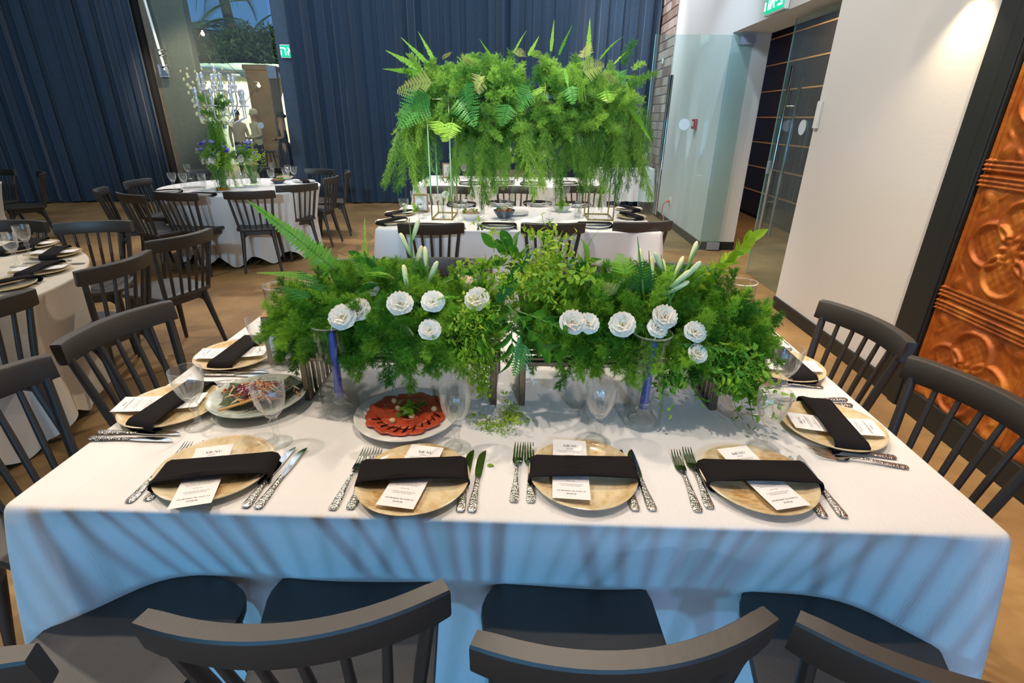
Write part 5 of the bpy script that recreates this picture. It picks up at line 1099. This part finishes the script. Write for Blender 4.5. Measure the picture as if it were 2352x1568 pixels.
# ------------------------------------------------------------------ third table and side table
g = 'third table'
for px, k in (((1080, 421), 'first'), ((1150, 421), 'second'), ((1220, 422), 'third'), ((1300, 420), 'fourth')): simple_set(px, 0, None, 'third table near side, %s from the left' % k, g, PMW)
for px, k in (((1065, 410), 'first'), ((1160, 408), 'second'), ((1225, 410), 'third')): p = at(*px); put_glass(p[0], p[1], 'fluted wine glass on the third table, %s from the left' % k, 'wine glasses on the third table', s=1.15)
frame((1030, 409), 'pale wooden frame at the left end of the third table', .075, .19, -.1)
TG = Arr('table_greenery', 'low ferny centrepiece with white blooms on the third table', 'flower arrangement', tuple(at(1200, 405)))
tb = at(1200, 405)
MB().box((-.5, -.08, 0), (.5, .08, .09), .01).build('planter', 'stand', TG.o, False)
for p, v, k in ell_pts((tb[0], tb[1], TZ + .2), (.85, .16, .14), 70, -.4): TG.add('asparagus_plume', PUF[rnd.randrange(3)], p, v + Vector((0, 0, .3)), rnd.uniform(0, 6), .8)
for x in (-.65, -.2, .05, .3, .6): TG.flower((tb[0] + x, tb[1] - .12, TZ + .30 + rnd.uniform(-.05, .05)), (0, -.8, .6), 1.5)
TG.frond(SW[1], Vector((tb[0] - .7, tb[1], TZ + .25)), Vector((tb[0] - 1.1, tb[1] - .1, TZ + .2)), .25)
for px, lb_ in (((1095, 408), 'blue and white bud vase at the left of the third table'), ((1265, 412), 'blue bud vase at the right of the third table')): bud_vase(px, lb_, .14, 4, 'wbl', tall=.34)
BX = thing('flower_box', 'dark box of greenery on the side table by the brick pier', 'planter', (1.45, 9.3, TZ + .001)); MB().box((-.4, -.12, 0), (.4, .12, .12), .01).build('box', 'dark', BX, False)
for i in range(26): put('asparagus_plume', PUF[i % 3], BX, (rnd.uniform(-.4, .4), rnd.uniform(-.1, .1), .1), facing((rnd.gauss(0, .6), rnd.gauss(-.2, .4), 1)), rnd.uniform(.8, 1.2))
# ------------------------------------------------------------------ candelabra table
M['silver'] = mat('silver', 'e6e6ea', 0.16, metal=0.55)
cpx = at(543, 428); cd = thing('candelabra', 'tall silver candelabra with crystal candle cups on a glass vase', 'candelabra', (cpx[0], cpx[1], TZ + .0006)); 
ZC = .62
MB().lathe([(.002, 0), (.085, 0), (.075, .01), (.05, .25), (.045, ZC), (.041, ZC), (.045, .25), (.07, .015), (.002, .012)], 32).build('glass_column', 'thin', cd)
MB().tube([(0, 0, ZC - .02), (0, 0, ZC + .40)], [.018, .016], 12).build('shaft', 'silver', cd)
CUP = MB().lathe([(.001, 0), (.008, .004), (.045, .012), (.05, .018), (.02, .02), (.012, .03), (.022, .05), (.024, .075), (.014, .08), (.014, .11), (.02, .125), (.022, .15), (.012, .175), (.002, .185)], 12).mesh('crystal_cup', 'silver', True, 50)
for z0_, R_, n, zt in ((ZC + .02, .235, 8, ZC + .19), (ZC + .10, .17, 6, ZC + .33)):
    for i in range(n):
        t = 2 * PI * i / n + (.2 if R_ < .25 else 0); c, s = math.cos(t), math.sin(t); P = [(0, 0, z0_ + .05), (R_ * .35 * c, R_ * .35 * s, z0_), (R_ * .8 * c, R_ * .8 * s, z0_ + .05), (R_ * c, R_ * s, zt - .10), (R_ * c, R_ * s, zt)]
        MB().tube(P, .0075, 6).build('arm', 'silver', cd); put('crystal_cup', CUP, cd, (R_ * c, R_ * s, zt))
put('crystal_cup', CUP, cd, (0, 0, ZC + .40))
AC = Arr('candelabra_flowers', 'trailing asparagus and white delphinium spires tied to the candelabra', 'flower arrangement', (cpx[0], cpx[1] - .05, TZ + ZC)); B0 = AC.b
for i in range(16): o = AC.add('trailing_strand', TRL[i % 3], B0 + Vector((rnd.uniform(-.1, .04), -.05, rnd.uniform(.0, .22))), (rnd.gauss(0, .1), -.08, -1), rnd.uniform(0, 6), .9); o.scale = (.7, .7, .95)
for i in range(12): AC.add('asparagus_plume', PUF[i % 3], B0 + Vector((rnd.uniform(-.08, .06), -.03, rnd.uniform(.0, .25))), (rnd.gauss(0, .5), -.4, .5), 0, .7)
M['spire'] = mat('pale_yellow_bloom', 'efe6a8', 0.6); SPB = MB().lathe([(.001, 0), (.012, .004), (.014, .012), (.006, .018), (.001, .018)], 7).mesh('blossom', 'spire')
for sx, a in ((-.16, -.25), (.06, .05), (-.08, -.1)):
    for i in range(22): s = i / 22; put('blossom', SPB, AC.o, (sx + a * s * .5 + .03 * math.cos(i * 2.4), -.02 + .02 * math.sin(i * 2.4), .02 + .55 * s), facing((math.cos(i * 2.4), math.sin(i * 2.4), .3)), 2.0 - 1.1 * s)
def crystal_vase(px, label, seed):
    p = at(*px); o = tag(MB().lathe([(.002, 0), (.075, 0), (.088, .22), (.083, .22), (.071, .01), (.002, .01)], 28, mod=lambda i, t: 1 + .02 * math.cos(14 * t)).build('crystal_vase', 'thin', None, True, 50), label, 'vase', 'glass vases on the candelabra table'); o.location = (p[0], p[1], TZ + .0006)
    A = Arr('bouquet', 'white, cream and lilac bouquet in the ' + label, 'flowers', (p[0], p[1], TZ + .013)); B0 = A.b; sb_ = MB()
    for i in range(30): e = (rnd.gauss(0, .055), rnd.gauss(0, .05)); sb_.tube([(rnd.gauss(0, .02), rnd.gauss(0, .02), .0), (e[0], e[1], .21)], .003, 4)
    sb_.build('stems', 'tube_green', A.o)
    for i in range(9): A.flower(B0 + Vector((rnd.gauss(0, .06), rnd.uniform(-.10, .03), rnd.uniform(.22, .30))), (rnd.gauss(0, .5), -.9, .4), 1.2, i)
    for i in range(26): put('blossom', FLL if rnd.random() < .65 else FLB, A.o, (rnd.gauss(0, .075), rnd.gauss(-.02, .05), rnd.uniform(.28, .46)), facing((rnd.gauss(0, .5), -.5, 1)), rnd.uniform(.6, .9))
    for i in range(14): A.add('vine_tendril', VN[i % 3], B0 + Vector((rnd.gauss(0, .06), rnd.gauss(0, .05), .22)), (rnd.gauss(0, .5), rnd.gauss(-.2, .4), 1), rnd.uniform(0, 6), .9)
    for i in range(8): A.add('asparagus_plume', PUF[i % 3], B0 + Vector((rnd.gauss(0, .06), 0, .22)), (rnd.gauss(0, .5), rnd.gauss(-.2, .4), 1), rnd.uniform(0, 6), .9)
crystal_vase((512, 432), 'ribbed glass vase left of the candelabra', 1); crystal_vase((583, 424), 'ribbed glass vase right of the candelabra', 2)
for px, lb_ in (((402, 436), 'leftmost'), ((427, 437), 'second from the left, before the ice bucket'), ((470, 438), 'left of the left vase'), ((436, 411), 'far side, left'), ((558, 430), 'between the two vases'), ((627, 426), 'right of the right vase'), ((660, 423), 'before the salad plate'), ((665, 413), 'far side, right'), ((678, 417), 'rightmost'), ((628, 405), 'behind the right vase')):
    p = at(*px); put_glass(p[0], p[1], 'wine glass on the candelabra table, ' + lb_, 'wine glasses on the candelabra table', s=1.05)
p = at(446, 432); o = tag(MB().lathe([(.002, 0), (.13, 0), (.145, .17), (.139, .17), (.125, .01), (.002, .01)], 32, mod=lambda i, t: 1 + .02 * math.cos(20 * t)).build('ice_bucket', 'glassf', None, True, 50) if 0 else MB().lathe([(.002, 0), (.12, 0), (.135, .16), (.130, .16), (.115, .01), (.002, .01)], 32, mod=lambda i, t: 1 + .02 * math.cos(20 * t)).build('ice_bucket', 'thin', None, True, 50), 'wide ribbed glass bucket at the left of the candelabra table', 'bucket'); o.location = (p[0], p[1], TZ + .0006)
for px, nm, a in (((385, 440), 'candelabra table left side', 40), ((465, 447), 'candelabra table near side, left', -5), ((560, 448), 'candelabra table near side, middle', 5), ((700, 416), 'candelabra table right side', -60)): simple_set(px, a, None, nm, 'candelabra table', PMW)
bowl((512, 441), .085, 'white', 'flat plate of red and green antipasti before the left vase', 'redgreen', 'red and green antipasti on the candelabra table', h=.02)
bowl((640, 421), .085, 'bluebowl', 'slate bowl of red salad right of the right vase', 'redgreen', 'red salad on the candelabra table', h=.035); bowl((655, 412), .10, 'white', 'white dish of noodles at the back of the candelabra table', 'grain', 'pale noodles on the candelabra table', h=.03)
# ------------------------------------------------------------------ left round table
for px, nm, a, cd_ in (((94, 620), 'left round table right side, nearer plate', ((60, 629), (130, 600)), -70), ((128, 582), 'left round table right side, farther plate', ((112, 593), (146, 570)), -75), ((8, 655), 'left round table near side, cut by the frame', ((-10, 658), (46, 646)), None), ((78, 562), 'left round table far side, behind the glasses', ((66, 569), (92, 554)), -75), ((20, 573), 'left round table far side, at the left frame edge', ((0, 576), (24, 566)), None)):
    simple_set(px, a, cd_, nm, 'left round table')
for px, lb_ in (((42, 612), 'front one of two'), ((70, 585), 'rear one of two')): p = at(*px); put_glass(p[0], p[1], 'fluted wine glass on the left round table, ' + lb_, 'wine glasses on the left round table', s=1.0)
for i, (p0, p1) in enumerate((((165, 597), (125, 600)), ((195, 604), (140, 607)), ((120, 632), (60, 630)), ((90, 650), (50, 645)))):
    A, an = dirang(p0, p1); put_tool('knife', A[0], A[1], an, 'steel knife on the left round table, %s from the far side' % ('first', 'second', 'third', 'fourth')[i], 'knives on the left round table')
# ------------------------------------------------------------------ outdoors beyond the glass front
GZ = -.12
M['lawn'] = mat('dim_lawn', '3c4a24', 0.9, c2='566034', scale=30, noise=0.3)
M['paving'] = mat('terrace_paving', '7c6a55', 0.8, c2='6a5a48', scale=4, noise=0.3)
struct(MB().box((-30, 10.4, GZ - .1), (12, 40, GZ)).build('ground', 'paving', smooth=False))
M['drape'] = mat('white_drape', 'd9dccb', 0.85, bump=0.05, bscale=10)
M['trunk'] = mat('palm_trunk', '4c4234', 0.9, c2='39332a', scale=20, noise=0.3, bump=0.6, bscale=30)
M['palm'] = leaf_mat('palm_leaf', '25351f', '4a5e34', 0.5, 0.15); M['shrub'] = leaf_mat('shrub_leaf', '23301c', '465a30', 0.6, 0.15)
M['tan'] = mat('sand_stone', 'b08a64', 0.85, c2='9c7856', scale=6, noise=0.3, bump=0.1)
def W(px, py, y): return aty(px, py, y)
tn = thing('party_tent', 'white draped party tent lit from inside, beyond the glass front', 'tent', (-8.2, 17, GZ))
def o_(p): return (p[0] + 8.2, p[1] - 17, p[2] - GZ)
x0, x1, zt = W(400, 160, 15.5)[0], W(640, 160, 15.5)[0], W(480, 160, 15.5)[2]
def drape(xa, xb, y, z0, z1, n, nm, am=.05):
    MB().grid(lambda u, v: (xa + (xb - xa) * u + 8.2, y - 17 + am * math.sin(u * n * 6.28) * (1 - .4 * v) + .3 * am * math.sin(u * n * 2.3 * 6.28), z0 - GZ + (z1 - z0) * v), n * 10, 4).build(nm, 'drape', tn, True, 0)
drape(x0 - 1.5, x1 + 1.5, 18.6, GZ, zt + .4, 26, 'back_drape', .07)
MB().grid(lambda u, v: (x0 - 1.5 + (x1 - x0 + 3) * u + 8.2, 15.5 + 3.1 * v - 17, zt - GZ + .35 * math.sin(v * PI * .5) + .04 * math.sin(u * 20)), 24, 6).build('roof', 'drape', tn, True, 0)
MB().grid(lambda u, v: (x0 - 1.5 + (x1 - x0 + 3) * u + 8.2, 15.5 - 17 + .02 * math.sin(u * 60), zt - GZ - .16 * v * (1 + .15 * math.sin(u * 60))), 120, 2).build('valance', 'drape', tn, True, 0)
for px in (452, 617):
    a = W(px, 200, 15.7); MB().grid(lambda u, v: (a[0] + 8.2 + (u - .5) * (.12 + .5 * v ** 3) + (.35 * v ** 3 if px > 500 else -.2 * v ** 3), 15.7 - 17 + .04 * math.sin(u * 25), v * (zt - GZ)), 14, 12).build('tied_drape', 'drape', tn, True, 0)
    MB().box((a[0] + 8.2 - .04, 15.75 - 17, 0), (a[0] + 8.2 + .04, 15.83 - 17, zt - GZ)).build('pole', 'white', tn, False)
lamp('AREA', (W(500, 200, 17)[0], 17, zt - .1), None, 330, (1.0, 0.92, 0.66), 3.0, name='tent_light')
a = W(560, 148, 14.6); b = W(612, 148, 14.6); st = thing('stone_pillar', 'sand-coloured stone gate pillar under a bare bulb outside', 'pillar', ((a[0] + b[0]) / 2, 14.9, GZ)); hh = a[2] - GZ
w = (b[0] - a[0]) / 2
MB().box((-w, -.3, 0), (w, .3, hh - .12), .02).build('shaft', 'tan', st, False); MB().box((-w - .05, -.35, hh - .12), (w + .05, .35, hh), .02).build('capital', 'tan', st, False)
lw = thing('low_wall', 'low pale garden wall beside the guest in a dark gown', 'wall', (W(640, 345, 16.6)[0], 16.6, GZ)); MB().box((-.9, -.1, 0), (1.6, .1, .8), .02).build('body', 'tan', lw, False); MB().box((-.95, -.14, .8), (1.65, .14, .86), .01).build('coping', 'drape', lw, False)
sl_ = thing('string_lights', 'festoon lights strung outside the glass front', 'lights', (0, 0, 0)); PB = []
for px, py, y in ((388, 60, 12.5), (397, 88, 12.8), (465, 74, 13.2), (594, 193, 14.0), (487, 273, 13.5)):
    p = W(px, py, y); PB.append(p); MB().lathe([(.003, -.075), (.03, -.06), (.036, -.03), (.018, .01), (.012, .035), (.003, .04)], 12, tuple(p)).build('bulb', 'bulb', sl_); lamp('POINT', tuple(p - np.array([0, .05, 0])), None, 10, (1.0, .78, .45), .04, name='festoon_bulb_light')
for i, j in ((0, 1), (1, 2), (2, 3), (3, 4)):
    A, B = PB[i], PB[j]; MB().tube([tuple(A + (B - A) * s + np.array([0, 0, .04 - .25 * math.sin(PI * s) * (i > 0)])) for s in [k / 8 for k in range(9)]], .006, 4).build('wire', 'dark', sl_)
lamp('SPOT', (-5.0, 13.5, 6.0), (-9.0, 21, 3.2), 5000, (0.85, 0.95, 0.62), 0.2, 70, 0.6, 'garden_fill_spot')  # added fill with no fixture, brightens the palms and shrubs
lamp('SPOT', (-5.0, 11.2, 2.6), (-7.6, 14.4, 1.0), 160, (1.0, .82, .6), .1, 60, .7, 'garden_fill_spot')  # added front fill so the guests are not silhouettes
# palms and shrubs
def pfrond():
    b = MB(); L = 2.6; ax = lambda s: Vector((0, -L * .55 * s * s, L * s * (1 - .25 * s))); b.tube([ax(i / 8) for i in range(9)], [.03 * (1.1 - i / 8) for i in range(9)], 4)
    for i in range(34):
        s = .12 + .88 * i / 34; l = .62 * math.sin(PI * min(1, .2 + s * .75)); p = ax(s)
        for sx in (-1, 1): D = Vector((sx * .8, -.25, .5)).normalized(); b.add([p - Vector((0, 0, .018)), p + Vector((0, 0, .018)), p + D * l], [(0, 1, 2)])
    return b.mesh('palm_frond', 'palm', False)
PF = pfrond()
for px, py, y, ht, lb_ in ((452, 75, 21, 0, 'dark palm at the left of the view through the glass front'), (572, 98, 24, 0, 'grey-green palm at the right of the view through the glass front'), (500, -60, 23, 0, 'tall palm whose leaning trunk crosses the dusk sky')):
    c = W(px, py, y); t = thing('palm_tree', lb_, 'tree', (c[0], c[1], GZ), 0, 'palms outside'); h = c[2] - GZ
    MB().tube([(.5, 0, 0), (.25, 0, h * .5), (0, 0, h)], [.26, .2, .17], 10).build('trunk', 'trunk', t)
    for i in range(26): el = rnd.uniform(-.5, 1.2); az = i * 2.4; put('palm_frond', PF, t, (0, 0, h), facing((math.cos(az) * math.cos(el), math.sin(az) * math.cos(el), math.sin(el))), rnd.uniform(.75, 1.0))
def shrub(px, py, y, r, lb_):
    c = W(px, py, y); rs = np.random.RandomState(int(px)); n = 3800; d = unit(rs.normal(size=(n, 3))); P = d * (rs.uniform(.55, 1, (n, 1)) * r * (1 + .2 * np.sin(d[:, :1] * 7) + .15 * np.sin(d[:, 2:3] * 9))); P[:, 2] = np.maximum(P[:, 2], -r * .9); t = thing('shrub', lb_, 'shrub', (c[0], c[1], c[2]), 0, 'shrubs outside')
    o = put('foliage', tris('foliage', blade_tris(P, unit(d * .5 + rs.normal(size=(n, 3))), rs.uniform(.12, .25, (n, 1)), .09, rs), 'shrub'), t); o['kind'] = 'stuff'; MB().tube([(0, 0, -c[2] + GZ), (0, 0, 0)], .08, 6).build('stem', 'trunk', t)
for px, py, y, r, lb_ in ((440, 140, 20, .75, 'rounded dark shrub behind the tent, left'), (500, 142, 20.5, .7, 'rounded dark shrub behind the tent, middle'), (560, 130, 21, .85, 'rounded dark shrub behind the stone pillar'), (615, 135, 20, .8, 'rounded dark shrub at the right behind the stone pillar')): shrub(px, py, y, r, lb_)
# ------------------------------------------------------------------ guests outside
M['hair'] = mat('dark_hair', '1d1512', 0.6); M['cap'] = mat('pale_cap', 'cfc4a6', 0.8)
def person(px, y, h, face, label, top, bottom, skirt=False, cap=None, bare=False, arms='down'):
    c = W(px, 300, y); k = h / 1.7; t = thing('person', label, 'person', (c[0], y, GZ), face, 'guests outside')
    J = [(0, 0, .95, .14), (0, -.01, 1.15, .125), (0, 0, 1.36, .145), (0, .0, 1.47, .065), (0, .01, 1.56, .072), (0, .012, 1.66, .09), (0, .01, 1.72, .055)]
    E = [(0, 1), (1, 2), (2, 3), (3, 4), (4, 5), (5, 6)]
    for s in (-1, 1):
        i = len(J)
        if arms == 'hold': A = [(s * .17, 0, 1.38, .062), (s * .23, -.02, 1.14, .045), (s * .08, .22, 1.08, .033), (s * .04, .28, 1.09, .028)]
        else: A = [(s * .17, 0, 1.38, .062), (s * .225, -.02, 1.12, .045), (s * .22, .05, .88, .033), (s * .215, .07, .80, .028)]
        J += A; E += [(2, i), (i, i + 1), (i + 1, i + 2), (i + 2, i + 3)]
        i = len(J); J += [(s * .09, 0, .88, .095), (s * .10, .01, .50, .062), (s * .10, -.02, .09, .04), (s * .105, .14, .035, .032)]; E += [(0, i), (i, i + 1), (i + 1, i + 2), (i + 2, i + 3)]
    me = bpy.data.meshes.new('body'); me.from_pydata([(x * k, yy * k, z * k) for x, yy, z, _ in J], E, []); o = put('body', me, t)
    sk = o.modifiers.new('skin', 'SKIN'); ss = o.modifiers.new('sub', 'SUBSURF'); ss.levels = 2; ss.render_levels = 2
    for i, v in enumerate(me.skin_vertices[0].data): v.radius = (J[i][3] * k,) * 2; v.use_root = i == 0
    dg = bpy.context.evaluated_depsgraph_get(); nm = bpy.data.meshes.new_from_object(o.evaluated_get(dg)); o.modifiers.clear(); o.data = nm; nm.materials.clear()
    for m_ in ('skin', top, bottom, 'dark'): nm.materials.append(M[m_])
    for p in nm.polygons:
        z = p.center.z / k; x = abs(p.center.x) / k; yy = p.center.y / k
        hand = (arms == 'hold' and yy > .20 and z > .95 and z < 1.2) or (arms != 'hold' and x > .18 and z < .86 and z > .70)
        mi = 0
        if hand or z > (1.47 if not bare else 1.33): mi = 0
        elif bare and x > .155 and z > .75: mi = 0
        elif z > .93 or (x > .165 and z > .78): mi = 1
        elif z > .10: mi = 2
        else: mi = 3
        p.material_index = mi
    nm.shade_smooth()
    hb = MB().lathe([(.098 * k, -.03 * k), (.102 * k, .03 * k), (.085 * k, .08 * k), (.045 * k, .108 * k), (.003, .115 * k)], 16, (0, -.012 * k, 1.655 * k)); hb.build('hair' if not cap else 'cap', cap or 'hair', t)
    if not cap and skirt: MB().lathe([(.001, -.05 * k), (.05 * k, -.03 * k), (.055 * k, .02 * k), (.001, .05 * k)], 12, (0, -.10 * k, 1.66 * k)).build('hair_bun', 'hair', t)
    fc = MB().lathe([(.001, 0), (.014 * k, .005 * k), (.008 * k, .035 * k), (.001, .04 * k)], 8, (0, .098 * k, 1.615 * k)); fc.build('nose', 'skin', t)
    for s in (-1, 1): MB().lathe([(.001, -.012 * k), (.012 * k, 0), (.001, .012 * k)], 8, (s * .032 * k, .088 * k, 1.645 * k)).build('eye', 'dark', t); MB().lathe([(.001, -.025 * k), (.014 * k, 0), (.001, .025 * k)], 8, (s * .095 * k, .01 * k, 1.63 * k)).build('ear', 'skin', t)
    if skirt: MB().lathe([(.13 * k, 1.0 * k), (.165 * k, .85 * k), (.18 * k, .5 * k), (.24 * k, .03 * k), (.235 * k, .03 * k), (.17 * k, .5 * k)], 24, mod=lambda i, a: 1 + .05 * math.sin(9 * a)).build('skirt', bottom, t)
M['jacket'] = mat('cream_jacket', 'cbbd9c', 0.85); M['shirt'] = mat('white_shirt', 'd8d2c2', 0.85); M['maroon'] = mat('maroon_top', '5a2622', 0.8); M['gown'] = mat('black_gown', '1b2030', 0.7); M['trousers'] = mat('black_trousers', '18191d', 0.8)
person(648, 14.0, 1.62, 1.9, 'guest in a dark strapless gown, hair pinned up, standing at the right outside the glass', 'gown', 'gown', True, None, True, 'hold')
person(588, 13.8, 1.68, 2.4, 'guest in a cream jacket and pale cap seen from behind outside the glass', 'jacket', 'trousers', False, 'cap', False, 'hold')
person(548, 15.0, 1.66, -2.6, 'guest in a pale shirt behind the candelabra outside the glass', 'shirt', 'trousers')
person(484, 14.4, 1.60, -.6, 'guest in a maroon top at the left outside the glass', 'maroon', 'trousers', False, None, True)
q = W(612, 330, 13.6); bs = thing('bar_stool', 'dark bar stool between the two guests at the right outside', 'stool', (q[0], 13.6, GZ))
MB().lathe([(.001, .74), (.17, .74), (.18, .76), (.17, .78), (.001, .78)], 20).build('seat', 'dark', bs)
for i in range(4): t_ = PI / 4 + i * PI / 2; MB().tube([(.12 * math.cos(t_), .12 * math.sin(t_), .75), (.22 * math.cos(t_), .22 * math.sin(t_), 0)], .014, 6).build('leg', 'dark', bs)
MB().tube([(.17 * math.cos(i * PI / 8), .17 * math.sin(i * PI / 8), .35) for i in range(17)], .009, 6).build('foot_ring', 'dark', bs)
